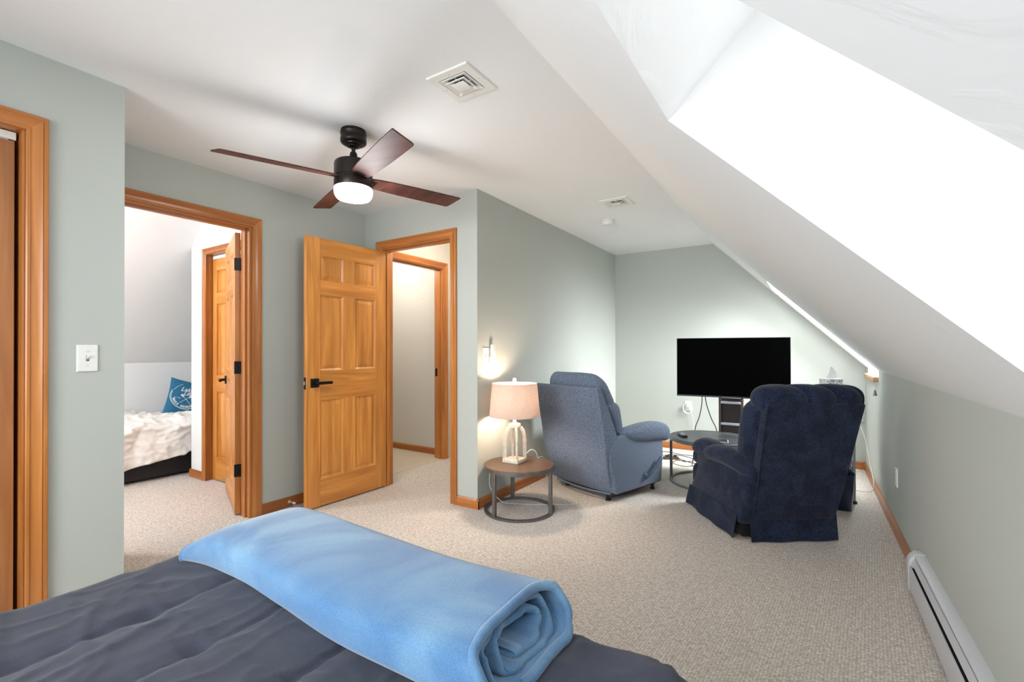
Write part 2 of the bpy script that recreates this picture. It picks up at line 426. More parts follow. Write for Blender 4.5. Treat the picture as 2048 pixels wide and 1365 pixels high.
def roof_window(name, a, b):
    w = thing(name, None, None, kind='structure')
    d = Vector((L2[0]-T2[0], 0, L2[1]-T2[1])).normalized(); nrm = Vector((-d.z, 0, d.x))
    if nrm.z < 0: nrm = -nrm
    mf = MB()
    def strip(s0, s1, y0, y1, t0, t1, mb):
        o = Vector((T2[0], 0, T2[1])); L = (Vector((L2[0], 0, L2[1]))-o).length
        pts = []
        for t in (t0, t1):
            for (s_, y_) in ((s0*L, y0), (s1*L, y0), (s1*L, y1), (s0*L, y1)):
                p = o+d*s_+nrm*t; pts.append((p.x, y_, p.z))
        mb.hexa(pts)
    for s0, s1, y0, y1 in ((0, .05, a, b), (.95, 1, a, b), (.05, .95, a, a+.04), (.05, .95, b-.04, b)): strip(s0, s1, y0, y1, .0, .06, mf)
    mf.build('window_frame', WHITEP, w)
    mg = MB(); strip(.05, .95, a+.04, b-.04, .03, .036, mg); mg.build('pane', GLASS, w)
roof_window('window_1', *W1); roof_window('window_2', *W2)
for (a, b), i in ((W1, 1), (W2, 2)):
    m = MB(); m.box((XK-.035, a+.002, SZ+.0), (L1[0], b-.002, SZ+.04), .004); o = m.build('window_sill', SILLW)
    struct(o, 'natural pine sill under the far roof window' if i == 2 else 'natural pine sill under the near roof window')
# closet wall and its return
CO = (-.75, .49)
m = wall_open_x('wall_closet', XC-.115, XC, YF, .814, [(CO[0], CO[1]+.005, OZ+.02)], SAGE); m.box((XL-.1, .70, 0), (XC-.115, .814, H)); struct(m.build('wall_closet', SAGE))
m = MB(); m.box((XG, YF, 0), (XG+.03, .70, H)); struct(m.build('wall_closet', HALLW))
# wall behind the camera with a window added for fill light
m = MB(); m.box((XG, YF-.1, 0), (-2.2, YF, H)); m.box((-2.2, YF-.1, 0), (-.2, YF, .85)); m.box((-2.2, YF-.1, 2.1), (-.2, YF, H)); m.prism([(-.2, 0), (XK+.1, 0), (XK+.1, KZ+.02), (XCR+.71, H-.0), (-.2, H)], YF-.1, YF)
struct(m.build('wall_front', SAGE))
w = thing('added_window_rear', None, None, kind='structure')
m = MB(); m.box((-2.2, YF-.08, .85), (-2.14, YF-.03, 2.1)); m.box((-.26, YF-.08, .85), (-.2, YF-.03, 2.1)); m.box((-2.14, YF-.08, .85), (-.26, YF-.03, .91)); m.box((-2.14, YF-.08, 2.04), (-.26, YF-.03, 2.1)); m.box((-1.22, YF-.08, .91), (-1.18, YF-.03, 2.04))
m.build('window_frame', WHITEP, w); m = MB(); m.box((-2.14, YF-.06, .91), (-.26, YF-.055, 2.04)); m.build('pane', GLASS, w)
# guest room
m = MB(); m.box((-4.905, 2.03, 0), (-4.66, 2.14, H)); m.box((-4.66, 2.03, OZ+.02), (-3.55, 2.14, H)); m.box((-3.55, 2.03, 0), (XG, 2.14, H)); m.box((-4.905, 2.14, 0), (-4.81, 2.93, H)); struct(m.build('wall_guest_closet', GUESTW))
m = MB(); m.box((-6.3, 2.95, 0), (-4.9, 3.0, H)); struct(m.build('wall_guest_alcove', GUESTW))
GX, GZ = -6.0, 1.055
m = MB(); m.box((GX-.1, YF, 0), (GX, 3.0, GZ)); struct(m.build('wall_guest_left', GUESTW))
m = MB(); m.prism([(XS2, H), (GX, GZ), (GX-.1, GZ), (GX-.1, H+.1), (XS2, H+.1)], YF, 3.0); struct(m.build('ceiling_slope', GUESTW))
m = MB(); m.box((GX-.1, YF-.1, 0), (-5.4, YF, H)); m.box((-5.4, YF-.1, 0), (-4.0, YF, .8)); m.box((-5.4, YF-.1, 2.1), (-4.0, YF, H)); m.box((-4.0, YF-.1, 0), (XG, YF, H)); struct(m.build('wall_guest_front', GUESTW))
w = thing('added_window_guest', None, None, kind='structure')  # unseen window added to brighten the guest room
m = MB(); m.box((-5.4, YF-.08, .8), (-5.34, YF-.03, 2.1)); m.box((-4.06, YF-.08, .8), (-4.0, YF-.03, 2.1)); m.box((-5.34, YF-.08, .8), (-4.06, YF-.03, .86)); m.box((-5.34, YF-.08, 2.04), (-4.06, YF-.03, 2.1))
m.build('window_frame', WHITEP, w); m = MB(); m.box((-5.34, YF-.06, .86), (-4.06, YF-.055, 2.04)); m.build('pane', GLASS, w)
# room past the hall
m = MB(); m.box((-5.0, 3.93, 0), (XG, 4.05, H)); m.box((-5.0, 2.93, 0), (-4.9, 3.93, H)); m.box((-4.9, 2.9, 0), (XG, 2.94, H)); struct(m.build('wall_washroom', HALLW))
# closet behind guest doors
m = MB(); m.box((-4.66, 2.88, 0), (XG, 2.9, H)); struct(m.build('wall_closet_back', GUESTW))

# ------------------------------------------------------------------ casings, jambs, baseboards
CAS = [(0, 0), (0, .009), (.004, .012), (.012, .012), (.014, .009), (.022, .0095), (.034, .012), (.044, .017), (.047, .019), (.048, .0165), (.051, .0165), (.053, .019), (.062, .019), (.065, .016), (.065, 0)]
def casing(name, plane, at, nd, a0, a1, top, wd=.065, parent=None, kind=True):
    # plane 'x': wall face x=at, opening along y; plane 'y' the other way. nd: direction the face looks
    m = MB(); k = wd/.065
    def P(a, z, h): return (at+nd*h, a, z) if plane == 'x' else (a, at+nd*h, z)
    rings = []
    paths = []
    for o, h in CAS:
        o *= k; paths.append([P(a0-o, 0.001, h), P(a0-o, top+o, h), P(a1+o, top+o, h), P(a1+o, 0.001, h)])
    n = len(paths)
    for leg in range(3):
        vs = []; fs = []
        for p in paths: vs += [p[leg], p[leg+1]]
        for i in range(n):
            j = (i+1) % n; fs.append((2*i, 2*j, 2*j+1, 2*i+1))
        fs.append(tuple(2*i for i in range(n))); fs.append(tuple(2*i+1 for i in range(n-1, -1, -1)))
        m.add(vs, fs, 1 if leg == 1 else 0)
    o = m.build(name, [TRZ, TRY if plane == 'x' else TRX], parent, smooth=25)
    if kind: struct(o)
    return o
def jamb(name, plane, lo, hi, a0, a1, top, stop=None):
    # liner of an opening: lo..hi through the wall, a0..a1 inner faces
    m = MB()
    def B(al, ah, zl, zh, dl, dh, mi=0):
        if plane == 'x': m.box((dl, al, zl), (dh, ah, zh), mi=mi)
        else: m.box((al, dl, zl), (ah, dh, zh), mi=mi)
    B(a0-.019, a0, 0, top, lo, hi); B(a1, a1+.019, 0, top, lo, hi); B(a0-.019, a1+.019, top, top+.019, lo, hi, 1)
    if stop:
        B(a0, a0+.011, 0, top, *stop); B(a1-.011, a1, 0, top, *stop); B(a0+.011, a1-.011, top-.011, top, *stop, 1)
    return struct(m.build(name, [TRZ, TRY if plane == 'x' else TRX]))
# opening to the guest room
jamb('trim_1', 'x', XG, XL, .985, 1.745, OZ, (XG+.045, XG+.075))
casing('trim_1', 'x', XL, 1, .98, 1.75+.012, 2.072)
casing('trim_1', 'x', XG-.012, -1, .98, 1.75+.012, 2.072)
# opening to the hall
jamb('trim_2', 'y', YD, YD+.115, -3.105, -2.345, OZ, (YD+.04, YD+.07))
casing('trim_2', 'y', YD, -1, -3.112, -2.338, 2.068)
# opening past the hall
jamb('trim_3', 'x', XG, XL, 3.04, 3.80, OZ, (XG+.06, XG+.085))
casing('trim_3', 'x', XL, 1, 3.035, 3.806, 2.068)
m = MB(); m.box((XG+.012, 3.7985, .90), (XG+.040, 3.8005, .985)); struct(m.build('trim_3', BLACK), 'black strike plate on the hall jamb')
# closet opening by the bed
jamb('trim_4', 'x', XC-.115, XC, CO[0]+.019, CO[1]-.003, OZ+.012)
casing('trim_4', 'x', XC, 1, CO[0]+.014, CO[1]+.006, 2.076)
# guest closet opening
jamb('trim_5', 'y', 2.03, 2.14, -4.62, -3.58, OZ)
casing('trim_5', 'y', 2.03, -1, -4.612, -3.588, 2.066, .05)
def baseboard(name, p0, p1, nx, ny, h=.074, mat=None, t=.014):
    # p0,p1 ground points on the wall face; (nx,ny) into the room
    m = MB(); prof = [(0, 0), (t, 0), (t, h-.016), (t-.003, h-.008), (t-.007, h-.004), (t-.009, h), (0, h)]
    R = []
    for p in (p0, p1): R.append([(p[0]+nx*a, p[1]+ny*a, z) for a, z in prof])
    m.rings(R, True, True)
    o = m.build(name, mat or (TRY if abs(nx) > .5 else TRX), smooth=25); return struct(o)
baseboard('baseboard_left', (XL, 1.825), (XL, YD), 1, 0)
baseboard('baseboard_door', (-2.275, YD), (XW+.014, YD), 0, -1)
baseboard('baseboard_lamp', (XW, YD-.0135), (XW, YB), 1, 0)
baseboard('baseboard_back', (XW, YB), (XK, YB), 0, -1)
baseboard('baseboard_right', (XK, 3.10), (XK, YB), -1, 0)
baseboard('baseboard_closet', (XC, .562), (XC, .814), 1, 0)
baseboard('baseboard_guest', (-4.919, 2.03), (-4.664, 2.03), 0, -1)
baseboard('baseboard_guest', (-4.905, 2.0165), (-4.905, 2.9), -1, 0)
baseboard('baseboard_washroom', (-4.9, 3.93), (XG, 3.93), 0, -1)
baseboard('baseboard_return', (XL, .814), (XC, .814), 0, 1)

# ------------------------------------------------------------------ six panel doors
def slab(root, w, h, t, zb=.012, panels=True, cols=2, nm='door_leaf'):
    st = .113; pw = (w-st*(cols+1))/cols
    zr = [(0, .205), (.80, 1.024), (1.60, 1.71), (1.90, h)]   # rails
    m = MB()
    for i in range(cols+1):
        x = i*(pw+st)
        if i in (0, cols): m.box((x, -t, zb), (x+st, 0, zb+h), .0015, 1)
        else:
            for a, b in ((.205, .80), (1.024, 1.60), (1.71, 1.90)): m.box((x, -t, zb+a), (x+st, 0, zb+b))
    for a, b in zr: m.box((st, -t, zb+a), (w-st, 0, zb+b), mi=1)
    # ovolo round each opening
    for i in range(cols):
        x0 = st+i*(pw+st)
        for a, b in ((.205, .80), (1.024, 1.60), (1.71, 1.90)):
            for sg, yy in ((1, 0), (-1, -t)):
                yi = yy-sg*.010
                ox = [(x0, a), (x0+pw, a), (x0+pw, b), (x0, b)]; ix = [(x0+.012, a+.012), (x0+pw-.012, a+.012), (x0+pw-.012, b-.012), (x0+.012, b-.012)]
                vs = [(p[0], yy-sg*.001, zb+p[1]) for p in ox]+[(p[0], yi, zb+p[1]) for p in ix]
                m.add(vs, [(k, (k+1) % 4, 4+(k+1) % 4, 4+k) for k in range(4)])
    leaf = m.build(nm, [WZ, WX], root, smooth=30)
    for i in range(cols):
        x0 = st+i*(pw+st)
        for a, b in ((.205, .80), (1.024, 1.60), (1.71, 1.90)):
            p = MB()
            for sg, yy in ((1, 0), (-1, -t)):
                lv = [(.012, .010), (.014, .0115), (.040, .0035), (.042, .003)]
                vs = []
                for ins, dp in lv:
                    vs += [(x0+ins, yy-sg*dp, zb+a+ins), (x0+pw-ins, yy-sg*dp, zb+a+ins), (x0+pw-ins, yy-sg*dp, zb+b-ins), (x0+ins, yy-sg*dp, zb+b-ins)]
                fs = [(l*4+k, l*4+(k+1) % 4, (l+1)*4+(k+1) % 4, (l+1)*4+k) for l in range(3) for k in range(4)]; fs.append((12, 13, 14, 15))
                p.add(vs, fs)
            p.build('panel', WP, leaf, smooth=15)
    return leaf
def lever(leafroot, x, y, z, sg, dirx, leaf_t=.035):
    m = MB(); m.box((x-.033, y, z-.033), (x+.033, y+sg*.009, z+.033), .0015)
    m.tube([(x, y+sg*.008, z), (x, y+sg*.05, z)], .011, 12, smooth=False)
    m.box((x-.011*dirx, y+sg*.042, z-.011), (x+dirx*.118, y+sg*.056, z+.011), .002)
    return m.build('lever_handle', BLACK, leafroot)
d1 = thing('door_1', None, None, (-3.090, 2.782, 0), math.atan2(-.745, -.017), kind='structure')
d1['label'] = 'honey pine six-panel door standing open into the bedroom'
slab(d1, .745, 2.03, .035)
lever(d1, .745-.066, 0, .945, 1, -1); lever(d1, .745-.066, -.035, .945, -1, -1)
m = MB(); m.box((.7445, -.029, .90), (.7465, -.006, .99)); m.build('latch_plate', BLACK, d1)
m = MB(); m.prism([(.745, -.024), (.757, -.022), (.750, -.010), (.745, -.010)], .934, .958, ax='z'); m.build('latch_bolt', CHROME, d1)
for z in (.28, 1.02, 1.77):
    m = MB(); m.box((-.003, -.03, z), (.0, -.004, z+.09)); m.build('hinge', BLACK, d1)

d2 = thing('door_2', None, None, (-3.468, 1.712, 0), math.atan2(.262, -.685), kind='structure')
d2['label'] = 'pine six-panel door swung back into the guest room'
# body lies on the +y side of the hinge line: mirror by using local y in [-t,0] with rotation, seen face is the low-y one
slab(d2, .735, 2.03, .035)
lever(d2, .735-.066, 0, .945, 1, -1)
for z in (.28, 1.022, 1.768):
    m = MB(); m.box((-.0025, -.030, z), (.0, .004, z+.09)); m.tube([(-.004, -.036, z), (-.004, -.036, z+.09)], .0065, 10, smooth=False); m.box((-.004, -.075, z), (-.0015, -.036, z+.09)); m.build('hinge', BLACK, d2)

# bifold closet door by the bed
d3 = thing('door_3', None, None, (XC-.040, CO[1]-.012, 0), -PI/2, kind='structure'); d3['label'] = 'dark-stained bifold closet door beside the bed'
def bifold(root, x0, w, h, zb=.012):
    m = MB(); st = .042
    m.box((x0, -.03, zb), (x0+st, 0, zb+h), .0015, 1); m.box((x0+w-st, -.03, zb), (x0+w, 0, zb+h), .0015, 1)
    zz = [(0, .2), (.80, .95), (1.60, 1.70), (1.905, h)]
    for a, b in zz: m.box((x0+st, -.03, zb+a), (x0+w-st, 0, zb+b), mi=1)
    lf = m.build('door_leaf', [WZ2, WX2], root, smooth=30)
    for a, b in ((.2, .80), (.95, 1.60), (1.70, 1.905)):
        p = MB(); vs = []
        for ins, dp in ((.0, .011), (.008, .012), (.03, .004), (.032, .0035)):
            vs += [(x0+st+ins, -dp, zb+a+ins), (x0+w-st-ins, -dp, zb+a+ins), (x0+w-st-ins, -dp, zb+b-ins), (x0+st+ins, -dp, zb+b-ins)]
        fs = [(l*4+k, l*4+(k+1) % 4, (l+1)*4+(k+1) % 4, (l+1)*4+k) for l in range(3) for k in range(4)]; fs.append((12, 13, 14, 15)); p.add(vs, fs)
        p.add([(x0+st, -.02, zb+a), (x0+w-st, -.02, zb+a), (x0+w-st, -.02, zb+b), (x0+st, -.02, zb+b)], [(0, 1, 2, 3)])
        p.build('panel', WP, lf, smooth=15)
WZ2 = wood('bifold_pine_upright', 'z', (.50, .22, .075), (.33, .125, .04), .4)
WX2 = wood('bifold_pine_across', 'x', (.50, .22, .075), (.33, .125, .04), .4)
for i in range(4): bifold(d3, .004+i*.302, .298, 2.02)
m = MB(); m.box((0, -.028, 2.038), (1.2, -.002, 2.068)); m.box((.02, -.022, 2.030), (.05, -.010, 2.04)); m.build('track', WHITEP, d3)
# guest closet bifold
d4 = thing('door_4', None, None, (-4.612, 2.082, 0), 0, kind='structure'); d4['label'] = 'pine bifold closet door in the guest room'
WZ2 = WZ; WX2 = WX
d4.rotation_euler = (0, 0, 0)
for i in range(3):
    m = MB(); x0 = .004+i*.342; w = .338; st = .07; zb = .012; h = 2.01
    m.box((x0, 0, zb), (x0+st, .03, zb+h), .0015, 1); m.box((x0+w-st, 0, zb), (x0+w, .03, zb+h), .0015, 1)
    for a, b in ((0, .2), (.80, .95), (1.60, 1.70), (1.905, h)): m.box((x0+st, 0, zb+a), (x0+w-st, .03, zb+b), mi=1)
    lf = m.build('door_leaf', [WZ, WX], d4, smooth=30)
    for a, b in ((.2, .80), (.95, 1.60), (1.70, 1.905)):
        p = MB(); vs = []
        for ins, dp in ((.0, .011), (.008, .012), (.03, .004), (.032, .0035)):
            vs += [(x0+st+ins, dp, zb+a+ins), (x0+w-st-ins, dp, zb+a+ins), (x0+w-st-ins, dp, zb+b-ins), (x0+st+ins, dp, zb+b-ins)]
        fs = [(l*4+k, l*4+(k+1) % 4, (l+1)*4+(k+1) % 4, (l+1)*4+k) for l in range(3) for k in range(4)]; fs.append((12, 13, 14, 15)); p.add(vs, fs)
        p.build('panel', WP, lf, smooth=15)
m = MB(); m.box((0, .002, 2.026), (1.02, .028, 2.058)); m.build('track', WHITEP, d4)

# ------------------------------------------------------------------ ceiling fan
FX, FY = -2.10, 1.66
fan = thing('ceiling_fan', 'dark bronze four-blade ceiling fan with a lit white glass bowl', 'ceiling fan', (FX, FY, H))
def fz(z): return z-H
m = MB(); m.lathe([(.066, 0), (.066, -.013), (.0695, -.015), (.0695, -.020), (.068, -.022), (.068, -.046), (.0695, -.048), (.0690, -.064), (.066, -.069), (.055, -.074), (.050, -.075), (.048, -.080), (.038, -.083), (.034, -.084), (.030, -.090), (.016, -.094), (.012, -.095)], n=40)
for a in (-.9, -.55, 2.4): m.sphere((.066*math.cos(a), .066*math.sin(a), -.012), .0045, 10)
m.build('canopy', BRONZE, fan)
m = MB(); m.lathe([(.0105, -.09), (.0105, -.135)], n=20); m.build('downrod', BRONZE, fan)
m = MB(); m.lathe([(.013, -.118), (.018, -.122), (.022, -.145), (.034, -.164), (.062, -.171), (.090, -.175), (.098, -.181), (.1015, -.192), (.1015, -.262), (.098, -.266), (.098, -.276)], n=48)
m.build('motor_housing', BRONZE, fan)
m = MB(); m.lathe([(.098, -.272), (.1010, -.275), (.102, -.281), (.102, -.316), (.100, -.319)], n=48); m.build('light_collar', BRONZE, fan)
m = MB(); m.lathe([(.099, -.317), (.1015, -.324), (.102, -.335), (.100, -.350), (.095, -.364), (.086, -.375), (.07, -.380), (.04, -.383), (.0, -.384)], n=48, caps=False); m.build('glass_bowl', BOWL, fan)
pitch_b = math.radians(-13)
for k, ang in enumerate((-19.5, 71.5, 159.5, -111.5)):
    a = math.radians(ang); m = MB(); e = Vector((math.cos(a), math.sin(a), 0)); p = Vector((-math.sin(a), math.cos(a), 0))
    wv = p*math.cos(pitch_b)+Vector((0, 0, 1))*math.sin(pitch_b); nv = e.cross(wv)
    prof = [(.085, -.038, .040), (.12, -.046, .048), (.2, -.053, .055), (.35, -.058, .060), (.5, -.060, .062), (.618, -.060, .0625), (.624, -.060, .060), (.632, -.060, .045), (.650, -.0595, -.030), (.655, -.0585, -.050), (.657, -.057, -.055)]
    R = []
    for r, w0, w1 in prof:
        c = Vector((0, 0, -.266)); t = .0035
        n = 8; ring = []
        top = [c+e*r+wv*(w0+(w1-w0)*i/(n-1))+nv*t for i in range(n)]; bot = [c+e*r+wv*(w0+(w1-w0)*i/(n-1))-nv*t for i in range(n-1, -1, -1)]
        R.append(top+bot)
    m.rings(R); m_o = m.build('blade', BLADE, fan, smooth=30)
    m_o.location = (0, 0, 0)
    m = MB(); c = Vector((0, 0, -.268))
    m.hexa([c+e*.07-wv*.03-nv*.004, c+e*.125-wv*.022-nv*.004, c+e*.125+wv*.022-nv*.004, c+e*.07+wv*.03-nv*.004, c+e*.07-wv*.03+nv*.006, c+e*.125-wv*.022+nv*.006, c+e*.125+wv*.022+nv*.006, c+e*.07+wv*.03+nv*.006])
    m.build('blade_bracket', BRONZE, m_o)
point('fan_light', (FX, FY, 1.93), 5.5, (.97, .98, 1), .13)

# ------------------------------------------------------------------ ceiling diffusers and smoke detector
def diffuser(cx, cy, label):
    r = thing('ceiling_vent', label, 'vent', (cx, cy, H), 0, 'square ceiling diffusers')
    def sq(hf, z): return [(-hf, -hf, z), (hf, -hf, z), (hf, hf, z), (-hf, hf, z)]
    m = MB(); m.rings([sq(.114, 0), sq(.114, -.004), sq(.110, -.007), sq(.074, -.009), (sq(.072, -.004)), sq(.072, 0)], True, False); m.build('frame', WHITEP, r, smooth=20)
    for j, (ho, hi) in enumerate(((.071, .046), (.053, .028))):
        m = MB(); zz_ = -.009-.005*j; m.rings([sq(ho, zz_), sq(hi, zz_+.008), sq(hi-.001, zz_+.007), sq(ho-.003, zz_-.0025), sq(ho, zz_)], True, False); m.build('louver', WHITEP, r, smooth=20)
    m = MB(); m.rings([sq(.035, -.0175), sq(.035, -.019), sq(.033, -.020)]); m.box((-.06, -.003, -.006), (.06, .003, -.003)); m.box((-.003, -.06, -.006), (.003, .06, -.003)); m.box((-.004, -.004, -.018), (.004, .004, -.003)); m.build('centre_plate', WHITEP, r)
    m = MB(); m.box((-.073, -.073, -.0012), (.073, .073, -.0002)); m.build('duct_shade_plate', PURE_BLACK, r)  # flat black plate stands in for the shade inside the duct
    for x, y in ((.092, 0), (-.092, 0), (0, .092), (0, -.092)):
        m = MB(); m.sphere((x, y, -.008), .003, 8); m.build('screw', GREYP, r)
diffuser(-1.308, 1.625, 'white square ceiling vent closest to the fan')
diffuser(-1.310, 3.643, 'white square ceiling vent beside the smoke detector')
r = thing('smoke_detector', 'small round white smoke detector on the ceiling', 'smoke detector', (-1.573, 4.11, H))
m = MB(); m.lathe([(.060, 0), (.062, -.010), (.058, -.014)], n=32); m.build('base', WHITEP, r)
m = MB(); m.lathe([(.052, -.012), (.054, -.022), (.048, -.038), (.036, -.044), (.0, -.045)], n=32, caps=False); m.build('cover', WHITEP, r)
m = MB(); m.lathe([(.009, -.044), (.009, -.047), (.0, -.047)], c=(.02, -.01, 0), n=16); m.build('test_button', GREYP, r)

# ------------------------------------------------------------------ switches and outlets
def plate_thing(name, label, cat, loc, nd, w=.07, h=.115, kind='toggle', extra=None):
    # nd rotates local +x (outward) to the wall normal
    r = thing(name, label, cat, loc, nd)
    m = MB(); R = []
    for x, ins in ((0, 0), (.004, 0), (.0065, .003)): R.append([(x, -w/2+ins, -h/2+ins), (x, w/2-ins, -h/2+ins), (x, w/2-ins, h/2-ins), (x, -w/2+ins, h/2-ins)])
    m.rings(R); m.build('cover_plate', WHITEP, r, smooth=20)
    m = MB()
    if kind == 'toggle':
        m.box((.006, -.005, -.012), (.0072, .005, .012), mi=0); m.build('slot', DKGREY, r)
        m = MB(); m.hexa([(.006, -.0038, -.006), (.016, -.0033, .006), (.016, .0033, .006), (.006, .0038, -.006), (.006, -.0038, .006), (.015, -.0033, .012), (.015, .0033, .012), (.006, .0038, .006)]); m.build('toggle', WHITEP, r)
        for z in (-.03, .03):
            m = MB(); m.sphere((.0065, 0, z), .0028, 8); m.build('screw', GREYP, r)
    else:
        for z in (-.02, .02):
            m = MB(); m.puff(hx(.004, .0085, -.0165, .0165, z-.0135, z+.0135), .9, 4); so = m.build('socket', WHITEP, r)
            for a, b in (((.0084, -.007, z-.002), (.009, -.005, z+.006)), ((.0084, .005, z-.002), (.009, .007, z+.006)), ((.0084, -.002, z-.009), (.009, .002, z-.005))):
                m = MB(); m.box(a, b); m.build('slot', DKGREY, so)
    return r
plate_thing('light_switch', 'white toggle switch plate on the wall between the closet and the guest room door', 'light switch', (XC, .685, 1.161), 0)
plate_thing('light_switch', 'white switch plate above the table lamp, partly behind a remote', 'light switch', (XW, 2.862, 1.150), 0)
plate_thing('light_switch', 'white switch plate seen through the hall doorway beside the inner jamb', 'light switch', (-3.49, 3.93, 1.168), -PI/2, kind='toggle')
plate_thing('wall_outlet', 'white outlet plate on the low wall above the baseboard heater end', 'outlet', (XK, 3.80, .372), PI, kind='outlet')
plate_thing('wall_outlet', 'white outlet with a coiled clear cord under the television', 'outlet', (-1.19, YB, .520), -PI/2, kind='outlet')
plate_thing('wall_outlet', 'white outlet on the far wall close to the right corner', 'outlet', (.425, YB, .53), -PI/2, kind='outlet')
# fan remote in its wall cradle
r = thing('remote_control', 'slim white fan remote in a wall cradle over the table lamp', 'remote control', (XW, 2.935, 1.16))
m = MB(); m.box((0, -.026, -.065), (.014, .026, -.02), .003); m.box((0, -.02, -.02), (.006, .02, .04)); m.build('cradle', WHITEP, r)
m = MB(); m.box((.008, -.020, -.052), (.030, .020, .072), .004); m.build('body', WHITEP, r)
m = MB()
for i in range(4):
    for y in (-.009, .009): m.box((.030, y-.006, .012+i*.013), (.032, y+.006, .020+i*.013))
m.box((.030, -.006, -.004), (.032, .006, .002)); m.build('buttons', GREYP, r)
# little nail in the washroom wall
m = MB(); m.lathe([(.006, 0), (.005, -.006), (.0, -.008)], c=(-3.753, 3.93, 1.786), n=10, ax='y'); tag(m.build('wall_anchor', GREYP), 'tiny grey wall anchor left in the pale wall seen through the doorway', 'wall anchor')
# door stop on the left baseboard
r = thing('door_stop', 'small pale metal door stop on the baseboard behind the open door', 'door stop', (XL+.014, 2.035, .040))
m = MB(); m.lathe([(.012, 0), (.012, .004), (.005, .007), (.005, .060)], n=14, ax='x'); m.build('stem', CREAMM, r)
m = MB(); m.lathe([(.009, .058), (.0095, .072), (.006, .074)], n=14, ax='x'); m.build('tip', WHITEP, r)
# cord pendant under the far sill
r = thing('cord_pull', 'small grey bell-shaped cord pull hanging below the far window sill', 'cord pull', (XK-.012, 4.80, .80))
m = MB(); m.tube([(0, 0, .05), (0, 0, .125)], .0012, 6, smooth=False); m.build('cord', CORDW, r)
m = MB(); m.lathe([(.004, .055), (.007, .045), (.010, .02), (.014, .012), (.014, .006), (.0, .004)], n=14); m.build('weight', STEEL, r)

# ------------------------------------------------------------------ baseboard heater
r = thing('baseboard_heater', 'long light grey metal baseboard heater under the sloped ceiling', 'heater', (XK, 3.02, 0))
y1 = -3.6
def hprof(pts, t=.0015):
    return pts
m = MB(); m.box((-.003, y1, .02), (0, -.05, .188)); m.prism([(0, .189), (-.034, .187), (-.040, .184), (-.041, .178), (-.038, .178), (-.034, .182), (0, .184)], y1, -.05); m.build('back_panel', GREYP, r, smooth=30)
m = MB(); m.prism([(-.060, .022), (-.062, .022), (-.062, .126), (-.060, .130), (-.056, .130), (-.056, .128), (-.060, .126)], y1, -.05); m.build('front_panel', GREYP, r, smooth=30)
m = MB(); m.prism([(-.036, .168), (-.050, .146), (-.053, .146), (-.040, .171)], y1, -.05); m.build('damper', GREYP, r)
m = MB(); m.box((-.052, y1, .05), (-.006, -.06, .12)); m.build('heating_fins', PURE_BLACK, r)
m = MB(); m.prism([(0, .008), (-.066, .008), (-.066, .140), (-.061, .158), (-.050, .176), (-.036, .190), (0, .193)], -.062, 0, r=.002); m.build('end_cap', simple('pale_enamel', (.56, .57, .57), .35), r)

# ------------------------------------------------------------------ side table and lamp
def round_table(name, label, loc, R, zt, topm, legm, rt=.018, nleg=4, a0=.3, ring=True, angs=None):
    r = thing(name, label, 'table', loc); nleg = len(angs) if angs else nleg
    m = MB(); m.lathe([(0, zt-rt), (R-.012, zt-rt), (R-.004, zt-rt+.004), (R-.004, zt-.003), (R-.007, zt), (0, zt)], n=64, caps=False); m.build('tabletop', topm, r, smooth=30)
    m = MB(); m.lathe([(R-.013, zt-rt-.012), (R, zt-rt-.012), (R, zt-.004), (R-.0035, zt-.004), (R-.0035, zt-rt), (R-.013, zt-rt), (R-.013, zt-rt-.012)], n=64, caps=False); m.build('rim', legm, r, smooth=30)
    if ring:
        m = MB(); m.lathe([(R-.026, .0), (R, .0), (R, .016), (R-.026, .016), (R-.026, .0)], n=64, caps=False); m.build('base_ring', legm, r, smooth=30)
    for k in range(nleg):
        a = math.radians(angs[k]) if angs else a0+2*PI*k/nleg; c, s = math.cos(a), math.sin(a)
        M_ = Matrix.Translation((c*(R-.013), s*(R-.013), 0)) @ Matrix.Rotation(a, 4, 'Z')
        m = MB(); m.box((-.011, -.014, .001), (.011, .014, zt-rt), .0015, 1, mat=M_); m.build('leg', legm, r)
    return r
TC = (-1.81, 2.915)
a_near = math.atan2(2.70-TC[1], -1.79-TC[0])
round_table('side_table', 'round side table with brown wood top and brushed steel ring base', (TC[0], TC[1], 0), .262, .345, TABLEW, STEEL, angs=(-103, 6, 134))
LX, LY, LZ = -1.868, 2.945, .3455
r = thing('table_lamp', 'whitewashed wooden table lamp with a lit beige linen shade', 'lamp', (LX, LY, LZ))
m = MB(); m.box((-.068, -.068, 0), (.068, .068, .026), .003); m.build('base', LAMPW, r)
